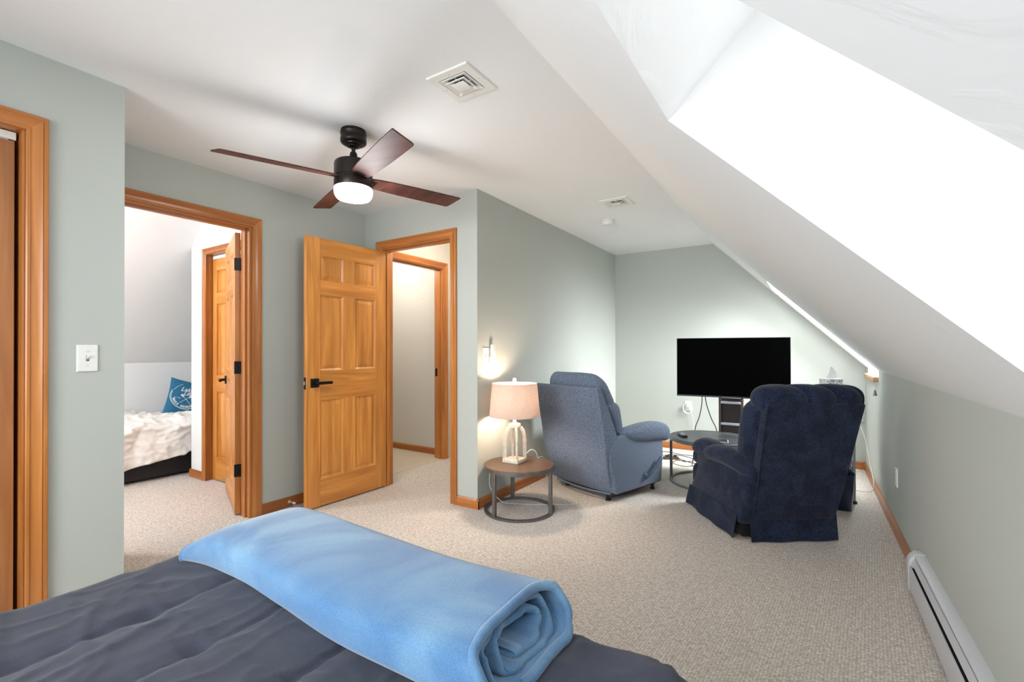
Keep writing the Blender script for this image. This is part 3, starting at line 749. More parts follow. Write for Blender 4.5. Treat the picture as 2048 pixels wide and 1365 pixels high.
for sx in (-1, 1):
    for sy in (-1, 1):
        m = MB(); P = []
        for i in range(19):
            t = i/18
            if t < .55: rad, z = .054-.002*t/.55, .024+t/.55*.14
            else:
                q = (t-.55)/.45*PI/2; rad = .052-(.052-.016)*(1-math.cos(q)); z = .164+.095*math.sin(q)
            P.append((rad, z))
        u = Vector((sx, sy, 0)).normalized(); v = Vector((-u.y, u.x, 0))
        R = []
        for i, (rd, z) in enumerate(P):
            d = Vector((P[min(i+1, 18)][0]-P[max(i-1, 0)][0], P[min(i+1, 18)][1]-P[max(i-1, 0)][1])); d.normalize()
            nrm = Vector((d.y, -d.x)); c = 1.414*rd
            pts = []
            for a, b in ((-.007, -.010), (.007, -.010), (.007, .010), (-.007, .010)):
                o = u*(c+nrm.x*b)+Vector((0, 0, z+nrm.y*b))+v*a; pts.append(o)
            R.append(pts)
        m.rings(R); leg = m.build('leg', LAMPW, r, smooth=50)
        m = MB()
        for i in range(26):
            t = i/25*18; j = min(int(t), 17); q = t-j
            rd = P[j][0]*(1-q)+P[j+1][0]*q; z = P[j][1]*(1-q)+P[j+1][1]*q
            d = Vector((P[j+1][0]-P[j][0], P[j+1][1]-P[j][1])).normalized(); nr = Vector((d.y, -d.x))
            p = u*(1.414*rd+nr.x*.0135)+Vector((0, 0, z+nr.y*.0135)); m.sphere(p, .0058, 8)
        m.build('bead_trim', LAMPW, leg)
m = MB(); m.lathe([(.0, .256), (.040, .257), (.046, .262), (.046, .268), (.040, .272), (.045, .276), (.045, .284), (.040, .288), (.0, .290)], n=36, caps=False)
for k in range(36): m.sphere((.045*math.cos(k*PI/18), .045*math.sin(k*PI/18), .271), .0038, 6)
m.build('collar', LAMPW, r)
m = MB(); m.lathe([(.014, .288), (.014, .335), (.008, .337), (.008, .36)], n=16); m.build('neck', LAMPW, r)
m = MB(); m.lathe([(.016, .36), (.016, .40)], n=16)
m.tube([(.012, 0, .385), (.05, 0, .45), (.05, 0, .54), (0, 0, .592)], .002, 6); m.tube([(-.012, 0, .385), (-.05, 0, .45), (-.05, 0, .54), (0, 0, .592)], .002, 6); m.build('socket', STEEL, r)
m = MB(); m.sphere((0, 0, .440), .024, 16, sc=(1, 1, 1.3)); m.build('bulb', emit('warm_bulb', (1, .75, .5), 12), r)
shd = MB(); R = []
for rr, z in ((.193, .345), (.170, .592), (.1675, .592), (.1905, .345), (.193, .345)):
    R.append([(rr*math.cos(2*PI*j/64), rr*math.sin(2*PI*j/64), z) for j in range(64)])
shd.rings(R, True, False); sh = shd.build('shade', SHADE, r, smooth=30)
m = MB()
for k in range(3): a = k*2*PI/3; m.tube([(0, 0, .590), (.169*math.cos(a), .169*math.sin(a), .588)], .002, 6, smooth=False)
m.build('shade_ring', STEEL, r)
m = MB(); m.lathe([(.004, .590), (.008, .598), (.003, .602)], n=12); m.sphere((0, 0, .617), .018, 16, sc=(1, .6, 1)); m.build('finial', LAMPW, r)
lp = point('table_lamp_bulb', (LX, LY, LZ+.46), 9, (1, .79, .60), .05)
m = MB(); m.tube([(-1.80, 2.99, .40), (-1.775, 3.03, .43), (-1.75, 3.06, .41), (-1.745, 3.08, .362)], .0035, 8); m.tube([(-1.745, 3.08, .362), (-1.74, 3.16, .35), (-1.73, 3.185, .25), (-1.72, 3.2, .14), (-1.62, 3.24, .06), (-1.50, 3.25, .008), (-1.7, 3.1, .006), (-1.9, 3.0, .006), (-1.98, 2.93, .03), (-2.05, 2.88, .14), (-2.066, 2.9, .25)], .0028, 8)
tag(m.build('lamp_cord', CORDW), 'thin white lamp cord looping under the side table', 'cord')

# ------------------------------------------------------------------ recliners
def loft(secs, n=40, e=5.0, ax=None):
    # sections (z, y0, y1, x0, x1): rounded rectangles stacked in z
    R = []
    for s_ in secs:
        z, y0, y1, x0, x1 = s_[:5]; ee = s_[5] if len(s_) > 5 else e
        cx, cy, hx_, hy = (x0+x1)/2, (y0+y1)/2, (x1-x0)/2, (y1-y0)/2; ring = []
        for j in range(n):
            a = 2*PI*j/n; c, s = math.cos(a), math.sin(a)
            ring.append((cx+hx_*math.copysign(abs(c)**(2/ee), c), cy+hy*math.copysign(abs(s)**(2/ee), s), z))
        R.append(ring)
    return R
def dense(secs, k=4):
    out = []
    for i in range(len(secs)-1):
        p0 = secs[max(i-1, 0)]; p1 = secs[i]; p2 = secs[i+1]; p3 = secs[min(i+2, len(secs)-1)]
        for q in range(k):
            t = q/k; out.append(tuple(.5*((2*b)+(c-a)*t+(2*a-5*b+4*c-d)*t*t+(3*b-a-3*c+d)*t**3) for a, b, c, d in zip(p0, p1, p2, p3)))
    out.append(secs[-1]); return out

# --- blue tweed recliner. local x = right, y = forward, origin at the back corner of the right arm
r1 = thing('recliner', 'grey-blue tweed recliner with a side lever beside the lamp table', 'armchair', (-1.245, 3.391, 0), math.atan2(-.3254, .9456))
cx = -.36
def sym(z, y0, y1, hw, e=6): return (z, y0, y1, cx-hw, cx+hw, e)
m = MB(); m.rings(loft(dense([sym(.062, .040, .085, .295, 5), sym(.075, .022, .09, .310, 12), sym(.20, -.042, .08, .332, 14), sym(.32, -.078, .05, .344, 14), sym(.43, -.100, .02, .352, 14), sym(.52, -.115, .045, .354, 14), (.70, -.146, -.03, cx-.354, cx+.348, 14), (.86, -.172, -.110, cx-.354, cx+.342, 14), (.893, -.176, -.128, cx-.350, cx+.338, 12), (.901, -.172, -.134, cx-.345, cx+.333, 10)]), n=72))
m.build('outer_back', BLUE_F, r1, smooth=60)
m = MB(); m.tube([(cx-.29, .018, .066), (cx-.15, -.01, .064), (cx, -.02, .063), (cx+.15, -.01, .064), (cx+.305, .018, .066)], .007, 8); m.build('piping', BLUE_F, r1)
m = MB(); m.puff([(cx-.30, .05, .48), (cx+.30, .05, .48), (cx+.31, .225, .46), (cx-.31, .225, .46), (cx-.32, -.085, .78), (cx+.32, -.085, .78), (cx+.325, .145, .78), (cx-.325, .145, .78)], .75, 10, .08, wob=.004)
m.puff([(cx-.32, -.085, .71), (cx+.32, -.085, .71), (cx+.32, .155, .70), (cx-.32, .155, .70), (cx-.285, -.115, 1.008), (cx+.255, -.115, 1.005), (cx+.26, .015, .99), (cx-.28, .015, .99)], .8, 10, .06, wob=.004)
m.build('back_cushion', BLUE_F, r1, smooth=180)
for sd, (xa, xb) in enumerate(((-.72, -.60), (-.12, 0))):
    m = MB(); b = bmesh.new(); poly = [(.020, .072), (.615, .072), (.64, .30), (.635, .46), (.48, .52), (.2, .53), (.05, .515), (-.010, .470), (-.062, .418), (-.045, .30), (.0, .16)]
    m.prism(poly, xa, xb, ax='x', r=.016); m.build('arm_panel', BLUE_F, r1, smooth=60)
    m = MB(); x0, x1 = (xa-.03, xb+.02) if sd == 0 else (xa-.01, xb+.02)
    secs = []
    R = []
    prof = [(.10, .525, .012, .03), (.14, .520, .032, .055), (.22, .512, .052, .072), (.34, .505, .072, .083), (.48, .502, .082, .086), (.60, .494, .083, .086), (.68, .480, .078, .082), (.72, .466, .062, .068), (.738, .455, .035, .045), (.742, .45, .010, .015)]
    prof = dense(prof, 3)
    for (y, z, hz, hw) in prof:
        R.append([((x0+x1)/2+hw*math.copysign(abs(math.cos(2*PI*j/32))**.8, math.cos(2*PI*j/32)), y, z+hz*math.copysign(abs(math.sin(2*PI*j/32))**.8, math.sin(2*PI*j/32))) for j in range(32)])
    m.rings(R); m.build('arm_pad', BLUE_F, r1, smooth=60)
m = MB(); m.puff(hx(-.60, -.12, .12, .69, .24, .44), .5, 10, .1); m.build('seat_cushion', BLUE_F, r1, smooth=180)
m = MB(); m.puff(hx(-.60, -.12, .62, .70, .09, .33), .5, 8, .1); m.build('footrest', BLUE_F, r1, smooth=180)
m = MB(); m.box((-.66, .03, .05), (-.05, .60, .22)); m.build('mechanism', BLACKP, r1)
LEV = simple('blue_lever', (.05, .09, .15), .5)
m = MB(); m.lathe([(.026, .0), (.026, .016), (.018, .022), (0, .024)], c=(0, .375, .158), n=20, ax='x', caps=False); m.tube([(.014, .375, .158), (.034, .405, .182), (.036, .53, .272), (.032, .56, .292)], [.013]*9+[.014]*9+[.012], 10)
m.build('recline_lever', LEV, r1)
for x, y in ((-.60, .10), (-.11, .05), (-.60, .52), (-.07, .58)):
    m = MB(); m.lathe([(.024, .055), (.016, .045), (.012, .022), (.021, .014), (.021, .0)], c=(x, y, 0), n=16); m.build('foot', BLACKP, r1)

# --- navy recliner
r2 = thing('recliner', 'navy chenille rocker recliner with channel-tufted headrest and skirt', 'armchair', (-.308, 3.218, 0), math.atan2(.5825, .8129))
c2 = .268; c3 = .238
m = MB(); m.rings(loft(dense([(.13, -.022, .06, c2-.268, c2+.252, 16), (.16, -.034, .05, c2-.270, c2+.256, 16), (.30, -.072, .0, c2-.273, c2+.264, 18), (.44, -.108, -.04, c2-.277, c2+.272, 18), (.65, -.162, -.10, c2-.282, c2+.284, 18), (.84, -.212, -.15, c2-.286, c2+.294, 18), (.875, -.218, -.15, c2-.285, c2+.292, 12)]), n=72))
m.build('outer_back', NAVY_F, r2, smooth=60)
for xa, xb in ((c2-.268, c2-.286), (c2+.252, c2+.294)):
    m = MB(); m.tube([(xa, -.026, .14), (xa*.67+xb*.33, -.086, .34), (xa*.34+xb*.66, -.150, .60), (xb, -.219, .865)], .0045, 8); m.build('piping', NAVY_F, r2)
m = MB(); m.tube([(c2-.285, -.221, .868), (c2, -.223, .872), (c2+.292, -.221, .868)], .0045, 8); m.build('piping', NAVY_F, r2)
m = MB(); m.puff([(c2-.295, -.065, .455), (c2+.28, -.065, .455), (c2+.28, .17, .445), (c2-.295, .17, .445), (c2-.325, -.185, .90), (c2+.33, -.185, .90), (c2+.33, .0, .90), (c2-.325, .0, .90)], .75, 12, .14, wob=.006)
m.build('back_cushion', NAVY_F, r2, smooth=180)
# channel-tufted head roll
m = MB(); R = []; nx = 120
seams = [-.15, 0, .15]
for i in range(nx+1):
    t = -1+2*i/nx; x = c2+.012+t*.338
    end = (1-abs(t)**9)**.5 if abs(t) < 1 else 0
    ring = []
    for j in range(44):
        a = 2*PI*j/44; ca, sa = math.cos(a), math.sin(a)
        skew = .075*ca-.03   # pleats lean from front to back
        g = 0
        for s_ in (-.15, .02, .185):
            dd = (x-c2-s_-.02+skew)/.020; g += math.exp(-abs(dd)**1.3)
        rad = (.0975*(.55+.45*end) if abs(t) < 1 else .05)*(1-.26*g)
        rad *= max(.25, end)
        ring.append((x, -.128+rad*1.02*math.copysign(abs(ca)**.85, ca), .893+rad*.93*math.copysign(abs(sa)**.9, sa)))
    R.append(ring)
m.rings(R); m.build('head_roll', NAVY_F, r2, smooth=180)
for sd in (0, 1):
    mx = (lambda x: x) if sd == 0 else (lambda x: 2*c3-x)
    m = MB(); poly = [(.0, .10), (.69, .10), (.70, .16), (.645, .22), (.60, .30), (.615, .40), (.55, .46), (.30, .46), (.0, .46), (-.10, .45), (-.085, .34), (-.03, .16)]
    m.prism(poly, *sorted((mx(-.062), mx(.05))), ax='x', r=.02); m.build('arm_panel', NAVY_F, r2, smooth=60)
    m = MB()
    for (prof, xo) in (([(-.10, .44, .012, .02), (-.07, .445, .040, .045), (.05, .470, .060, .062), (.18, .482, .064, .070), (.30, .475, .062, .074), (.40, .462, .056, .068), (.455, .452, .036, .046), (.47, .448, .010, .014)], -.030),
                       ([(.24, .46, .02, .03), (.32, .475, .052, .06), (.45, .480, .062, .070), (.56, .472, .064, .074), (.64, .452, .056, .066), (.672, .44, .036, .046), (.684, .432, .010, .014)], -.012)):
        R = []
        for (y, z, hz, hw) in dense(prof, 3):
            R.append([(mx(xo)+hw*math.cos(2*PI*j/28), y, z+hz*math.sin(2*PI*j/28)) for j in range(28)])
        m.rings(R)
    m.build('arm_pad', NAVY_F, r2, smooth=60)
    # pleated skirt panel of the side
    m = MB(); R = []
    for i in range(25):
        t = i/24; y = .03+t*.675; w_ = .006*math.sin(t*17)
        top = mx(-.068); bot = mx(-.098+w_)
        R.append([(top, y, .150), (bot, y-.0, .008+.004*math.sin(t*9)), (bot+mx(0.004)-mx(0), y, .008+.004*math.sin(t*9)), (top+mx(.004)-mx(0), y, .148)])
    m.rings(R, True, True); m.build('skirt', NAVY_F, r2, smooth=60)
m = MB(); R = []
for i in range(25):
    t = i/24; x = -.012+t*.556; w_ = .006*math.sin(t*14)
    R.append([(x, -.020, .160), (x, -.042+w_, .006), (x, -.036+w_, .006), (x, -.014, .158)])
m.rings(R); m.build('skirt', NAVY_F, r2, smooth=60)
m = MB(); m.box((-.04, .02, .02), (.57, .66, .30)); m.build('mechanism', BLACKP, r2)
m = MB(); m.puff(hx(.03, .50, .05, .70, .26, .43), .5, 10, .1); m.build('seat_cushion', NAVY_F, r2, smooth=180)
m = MB(); m.puff(hx(-.03, .56, .58, .765, .30, .425), .8, 8, .1); m.puff(hx(-.03, .56, .62, .765, .13, .315), .7, 8, .1); m.build('footrest', NAVY_F, r2, smooth=180)
for x, y in ((.05, .05), (.05, .6), (.48, .05), (.48, .6)):
    m = MB(); m.lathe([(.02, .03), (.02, 0)], c=(x, y, 0), n=12); m.build('glide', BLACKP, r2)

# ------------------------------------------------------------------ coffee table and what lies on it
CT = (-.735, 4.43)
round_table('coffee_table', 'low round slate-grey coffee table with flat steel legs', (CT[0], CT[1], 0), .352, .405, TABLES, DKSTEEL, a0=math.radians(184), nleg=4)
r = thing('remote_control', 'dark grey television remote lying on the coffee table', 'remote control', (-.955, 4.335, .4052), math.radians(28))
m = MB(); m.box((-.024, -.075, 0), (.024, .075, .02), .005); m.build('body', BLACKP, r)
m = MB()
for i in range(6):
    for j in range(3): m.box((-.017+j*.013, -.04+i*.016, .02), (-.009+j*.013, -.030+i*.016, .0225))
m.build('buttons', simple('grey_keys', (.35, .38, .40), .5), r)
r = thing('tablet', 'thin dark tablet with a pale edge lying on the coffee table', 'tablet', (-.66, 4.27, .4052), math.radians(10))
m = MB(); m.box((-.09, -.06, 0), (.09, .06, .005), .002); m.build('shell', simple('pale_shell', (.6, .62, .64), .4), r)
m = MB(); m.box((-.084, -.054, .005), (.084, .054, .0065)); m.build('screen', BLACKP, r)

# ------------------------------------------------------------------ television on its stand
tv = thing('television', 'black flat television above the coffee table', 'television', (-.602, 4.70, 0), math.atan2(.085, .947))
m = MB(); m.box((-.478, .004, .737), (.478, .03, 1.297), .004); m.box((-.30, .03, .80), (.30, .06, 1.15), .01); m.build('casing', BEZEL, tv)
m = MB(); m.box((-.472, .0025, .752), (.472, .0045, 1.291)); m.build('screen', SCREEN, tv)
m = MB(); m.box((-.478, .000, .737), (.478, .005, .751)); m.build('lower_bezel', simple('teal_bezel', (.012, .022, .028), .3), tv)
st = thing('tv_stand', 'brown upright stand with white shelves holding the television', 'tv stand', (-.62, 4.84, 0), 0)
for x in (-.105, .085):
    m = MB(); m.box((x, -.03, .02), (x+.022, .03, .95)); m.build('upright', BROWNP, st)
m = MB(); m.box((-.083, .005, .05), (.085, .012, .72)); m.build('mesh_panel', MESHP, st)
for z in (.672, .47, .25):
    m = MB(); m.box((-.083, -.055, z), (.085, .03, z+.018)); m.build('shelf', simple('shelf_white', (.55, .57, .60), .5), st)
m = MB(); m.box((-.25, -.03, 0), (.25, .28, .02), .004); m.build('foot_plate', BROWNP, st)
m = MB(); m.box((-.12, -.08, .92), (.12, .03, .95)); m.box((-.12, -.08, .8), (-.09, -.03, 1.0)); m.box((.09, -.08, .8), (.12, -.03, 1.0)); m.build('bracket', BLACK, st)
# cables
def cable(name, label, pts, r_, mat): 
    m = MB(); m.tube(pts, r_, 7); return tag(m.build(name, mat), label, 'cable')
cable('power_cable', 'black cable dropping from the television, left of two', [(-.862, 4.73, .76), (-.868, 4.76, .66), (-.90, 4.79, .52), (-.94, 4.80, .40), (-.95, 4.82, .2), (-.98, 4.85, .02)], .0042, CORDB)
cable('power_cable', 'black cable dropping from the television, right of two', [(-.832, 4.73, .76), (-.826, 4.76, .66), (-.79, 4.80, .52), (-.745, 4.82, .40), (-.74, 4.84, .2), (-.78, 4.86, .02)], .0042, CORDB)
m = MB(); C0 = Vector((-1.19, YB-.02, .515))
for k in range(3):
    m.tube([C0+Vector(((.042+.006*k)*math.cos(a*PI/8+k), -.006*k, -.02+(.055+.004*k)*math.sin(a*PI/8+k))) for a in range(17)], .0022, 6)
m.box((-1.21, YB-.035, .505), (-1.17, YB-.009, .545), .004)
m.tube([(-1.185, YB-.02, .52), (-1.15, YB-.03, .45), (-1.125, YB-.035, .35), (-1.12, YB-.03, .2), (-1.10, YB-.03, .09), (-1.05, YB-.05, .03), (-.99, YB-.12, .006)], .003, 7)
tag(m.build('charging_cord', simple('clear_cord', (.70, .72, .70), .3)), 'clear charging cord coiled at the outlet left of the television', 'cord')
cable('floor_cable', 'brown cable looping on the carpet under the coffee table', [(-1.42, 5.02, .01), (-1.36, 5.20, .015), (-1.22, 5.15, .02), (-1.10, 5.05, .01), (-1.0, 5.12, .015), (-.95, 4.98, .012), (-1.05, 4.85, .01), (-1.18, 4.92, .012), (-1.15, 5.03, .02), (-.98, 5.02, .01), (-.88, 4.86, .01), (-.93, 4.66, .012), (-1.03, 4.52, .012)], .004, CORDBR)
cable('floor_cable', 'dark cable tangled on the carpet against the far baseboard', [(-1.48, 5.28, .01), (-1.36, 5.33, .03), (-1.2, 5.28, .03), (-1.08, 5.32, .02), (-.98, 5.22, .02), (-.90, 5.1, .01), (-1.0, 4.95, .03), (-1.2, 5.08, .04), (-1.3, 5.2, .03), (-1.1, 5.2, .03), (-.9, 5.0, .01), (-.8, 4.8, .01)], .004, CORDB)
r = thing('power_strip', 'brown power strip lying among cables on the carpet', 'power strip', (-1.25, 5.12, 0), .5)
m = MB(); m.box((-.08, -.022, .001), (.08, .022, .03), .004); m.build('body', CORDBR, r)
for i in range(3):
    m = MB(); m.box((-.06+i*.045, -.014, .03), (-.03+i*.045, .014, .045), .003); m.build('plug', BLACKP, r)

# ------------------------------------------------------------------ drawer tower, tissue box, bin
dt = thing('drawer_tower', 'tall silver-framed tower of grey fabric drawers behind the navy recliner', 'storage tower', (0.02, 4.40, 0), 0)
dw, dd, dh = .285, .30, .82
m = MB()
for x in (0, dw-.018):
    for y in (0, dd-.018): m.box((x, y, .02), (x+.018, y+.018, dh), .002, 1)
for z in (.08, .30, .52, .74):
    for y in (.002, dd-.016): m.box((.018, y, z), (dw-.018, y+.012, z+.012))
    for x in (.003, dw-.015): m.box((x, .018, z), (x+.012, dd-.018, z+.012))
m.build('frame', SILVER, dt)
m = MB(); m.box((-.005, -.005, dh), (dw+.005, dd+.005, dh+.018), .003); m.build('top_board', SILVER, dt)
for x in (0, dw-.018):
    for y in (0, dd-.018):
        m = MB(); m.box((x-.008, y-.004, 0), (x+.026, y+.022, .02), .003); m.build('foot', BLACKP, dt)
for z in (.095, .315, .535):
    m = MB(); m.puff(hx(.02, dw-.02, .004, dd-.02, z, z+.195), .12, 4, .0); d_ = m.build('drawer', BIN_F, dt, smooth=60)
    m = MB(); m.box((.10, -.006, z+.150), (dw-.03, .004, z+.165), .002); m.build('handle', BLACKP, d_)
tb = thing('tissue_box', 'grey and white patterned tissue box on top of the drawer tower', 'tissue box', (.155, 4.52, dh+.0182), math.radians(33))
m = MB(); R = [[(-.057, -.057, 0), (.057, -.057, 0), (.057, .057, 0), (-.057, .057, 0)]]
m.box((-.057, -.057, 0), (.057, .057, .115), .002); m.build('carton', LACE, tb)
m = MB(); R = []
for i in range(9):
    t = i/8; hw = .036*(1-t)**.8+.002; z = .112+.10*t; off = .008*math.sin(t*4)+.012*t
    R.append([(off+hw*math.cos(2*PI*j/16)*(1+.25*math.sin(3*j)), hw*.6*math.sin(2*PI*j/16)*(1+.2*math.cos(5*j))*(1-.6*t), z) for j in range(16)])
m.rings(R); m.build('tissue', TISSUE, tb, smooth=60)
wb = thing('waste_bin', 'small glossy navy waste bin in front of the drawer tower', 'waste bin', (.205, 4.235, 0))
def bin_ring(hx_, hy, z, n=32, e=3.2): return [(hx_*math.copysign(abs(math.cos(2*PI*j/n))**(2/e), math.cos(2*PI*j/n)), hy*math.copysign(abs(math.sin(2*PI*j/n))**(2/e), math.sin(2*PI*j/n)), z) for j in range(n)]
m = MB(); m.rings([bin_ring(.062, .062, .0), bin_ring(.066, .066, .004), bin_ring(.082, .082, .262)], True, False)
m.rings([bin_ring(.079, .079, .262), bin_ring(.063, .063, .008)], True, False); m.add(bin_ring(.063, .063, .008), [tuple(range(32))]); m.add(bin_ring(.062, .062, 0), [tuple(range(32))]); m.build('bucket', NAVYP, wb, smooth=50)
m = MB(); m.rings([bin_ring(.079, .079, .262), bin_ring(.080, .080, .268), bin_ring(.084, .084, .268), bin_ring(.085, .085, .262), bin_ring(.083, .083, .258), bin_ring(.079, .079, .262)], True, False); m.build('rim', NAVYP, wb, smooth=50)
# plug and cord running down the knee wall
m = MB(); m.box((.405, YB-.06, .515), (.445, YB-.009, .565), .005)
m.tube([(.41, YB-.05, .53), (.42, YB-.06, .46), (.440, 5.60, .40), (.462, 5.52, .30), (.466, 5.40, .22), (.468, 5.25, .15), (.460, 4.95, .10), (.455, 4.84, .085), (.445, 4.80, .03), (.40, 4.80, .007), (.30, 4.84, .006), (.20, 4.88, .006)], .0032, 7)
tag(m.build('charging_cord', CORDW), 'white plug and cord trailing down the low wall behind the drawer tower', 'cord')

# ------------------------------------------------------------------ main bed
bed = thing('bed', 'large bed in the foreground beneath a slate blue comforter', 'bed', (-.83, -.30, 0))
m = MB(); m.puff(hx(-.70, .70, -.98, 1.12, .30, .575), .35, 8); m.build('mattress', SHEET_F, bed, smooth=60)
m = MB(); m.box((-.70, -.98, .12), (.70, 1.10, .30), .01); m.build('box_spring', CHAR_F, bed)
for x in (-.66, .66):
    for y in (-.93, 1.04):
        m = MB(); m.lathe([(.025, .12), (.02, 0)], c=(x, y, 0), n=12); m.build('leg', BLACKP, bed)
def comforter():
    x0, x1, y0, y1 = -1.475, -.245, -1.16, .835; rc = .10; ztop = .615
    nx, ny = 300, 320
    ext = .42
    xs = [x0-ext+(x1-x0+2*ext)*i/nx for i in range(nx+1)]; ys = [y0+(y1+ext-y0)*j/ny for j in range(ny+1)]
    seams = [-1.235, -1.005, -.77, -.535]
    V = []
    for y in ys:
        for x in xs:
            qx = min(max(x, x0), x1); qy = min(max(y, y0-1), y1); d = math.hypot(x-qx, y-qy)
            nxx, nyy = ((x-qx)/d, (y-qy)/d) if d > 1e-9 else (0, 0)
            if d < rc*PI/2: g = rc*math.sin(d/rc); h = rc*(1-math.cos(d/rc))
            else: g = rc; h = rc+(d-rc*PI/2)
            X, Y, Z = qx+nxx*g, qy+nyy*g, ztop-h
            drop = min(1, h/.1)
            # hanging folds
            k = .016*drop*math.sin((x*nyy-y*nxx)*22+3*noise.noise(Vector((x*2, y*2, 0))))
            X += nxx*k; Y += nyy*k
            # stitched channels and puckers
            s_ = min(abs(x-q) for q in seams)
            puff_ = .0065*(1-math.exp(-(s_/.03)**2)) - .0045*math.exp(-(s_/.0055)**2)
            ph = ((y+.02) % .30)-.15
            tuft = -.007*math.exp(-((s_/.028)**2+(ph/.028)**2))
            wr = .008*noise.noise(Vector((x*3, y*5, 2)))
            for (fx, fy, sd) in ((5, 2.2, 9), (2.5, 6.5, 4), (11, 5, 17), (6, 15, 27)):
                rdg = 1-abs(noise.noise(Vector((x*fx, y*fy, sd))))*4
                if rdg > 0: wr += .0042*rdg*rdg*(1 if fx+fy < 12 else .6)
            Z += (puff_+tuft+wr)*(1-drop*.6) - .008
            V.append((X, Y, Z))
    m = MB(); w = nx+1
    m.add(V, [(j*w+i, j*w+i+1, (j+1)*w+i+1, (j+1)*w+i) for j in range(ny) for i in range(nx)])
    o = m.build('comforter', SLATE_F, smooth=180)
    md = o.modifiers.new('thick', 'SOLIDIFY'); md.thickness = .012; md.offset = -1
    return tag(o, 'slate blue stitched comforter spread over the foreground bed', 'comforter')
comforter()
def blanket():
    # one sheet rolled up flat, the roll lies along x
    X0, X1 = -1.468, -.460
    nt_, nx = 300, 90
    turns = 3.05; V = []; th = .0135
    for i in range(nx+1):
        u = i/nx; x = X0+(X1-X0)*u
        for k in range(nt_+1):
            t = k/nt_            # 0 inside, 1 outside
            ang = -2*PI*turns*(1-t)-PI*.75
            # layer scale
            layer = turns*(1-t)
            hy = .163-layer*.040; hz = .051-layer*.0124
            hy = max(hy, .012); hz = max(hz, .006)
            c, s = math.cos(ang), math.sin(ang)
            e = .66
            yy = hy*math.copysign(abs(c)**e, c); zz = hz*math.copysign(abs(s)**e, s)
            # crumple of the inner layers
            cr = noise.noise(Vector((x*3, layer*1.7+c*1.3, s*1.3+3)))*.012*min(1, layer)
            yy += cr; zz += cr*.4
            # the left end flattens and the outer layer sags
            fl = max(0, 1-u/.16); shr = 1-.55*fl*fl
            zz = (zz+.051)*shr-.051
            yc = .742+(.010*math.sin(u*7)); 
            xx = x
            # the far corner of the left end reaches out further
            xx += -.012*(yy/.166)*(1-u)**6
            # the right end bulges out in its middle layers
            xx += (.028*math.exp(-layer*.9)+.010*noise.noise(Vector((c*2, s*2, layer))))*u**14
            xx -= .95*zz*u**5
            wob = .0018*noise.noise(Vector((x*6, c*3, s*3)))+.005*noise.noise(Vector((x*2.2, c*1.2, s*1.2+5)))
            V.append((xx, yc+yy+wob, .658+zz+wob))
    m = MB(); w = nt_+1
    m.add(V, [(i*w+k, i*w+k+1, (i+1)*w+k+1, (i+1)*w+k) for i in range(nx) for k in range(nt_)])
    r = thing('rolled_blanket', 'light blue fleece blanket rolled up across the end of the bed', 'blanket', (0, 0, 0))
    o = m.build('fleece_roll', FLEECE, r, smooth=180)
    md = o.modifiers.new('thick', 'SOLIDIFY'); md.thickness = th; md.offset = 0
    md = o.modifiers.new('soft', 'SUBSURF'); md.levels = 1; md.render_levels = 1
    # hem along the outer rim of the right end
    m = MB(); P = []
    for k in range(int(nt_*.69), nt_+1, 4): p = V[nx*w+k]; P.append((p[0]+.001, p[1], p[2]))
    m.tube(P, .010, 10); m.build('hem', FLEECE, r, smooth=180)
    m = MB(); P = []
    for k in range(int(nt_*.69), nt_+1, 4): p = V[k]; P.append((p[0]-.001, p[1], p[2]))
    m.tube(P, .009, 10); m.build('hem', FLEECE, r, smooth=180)
blanket()

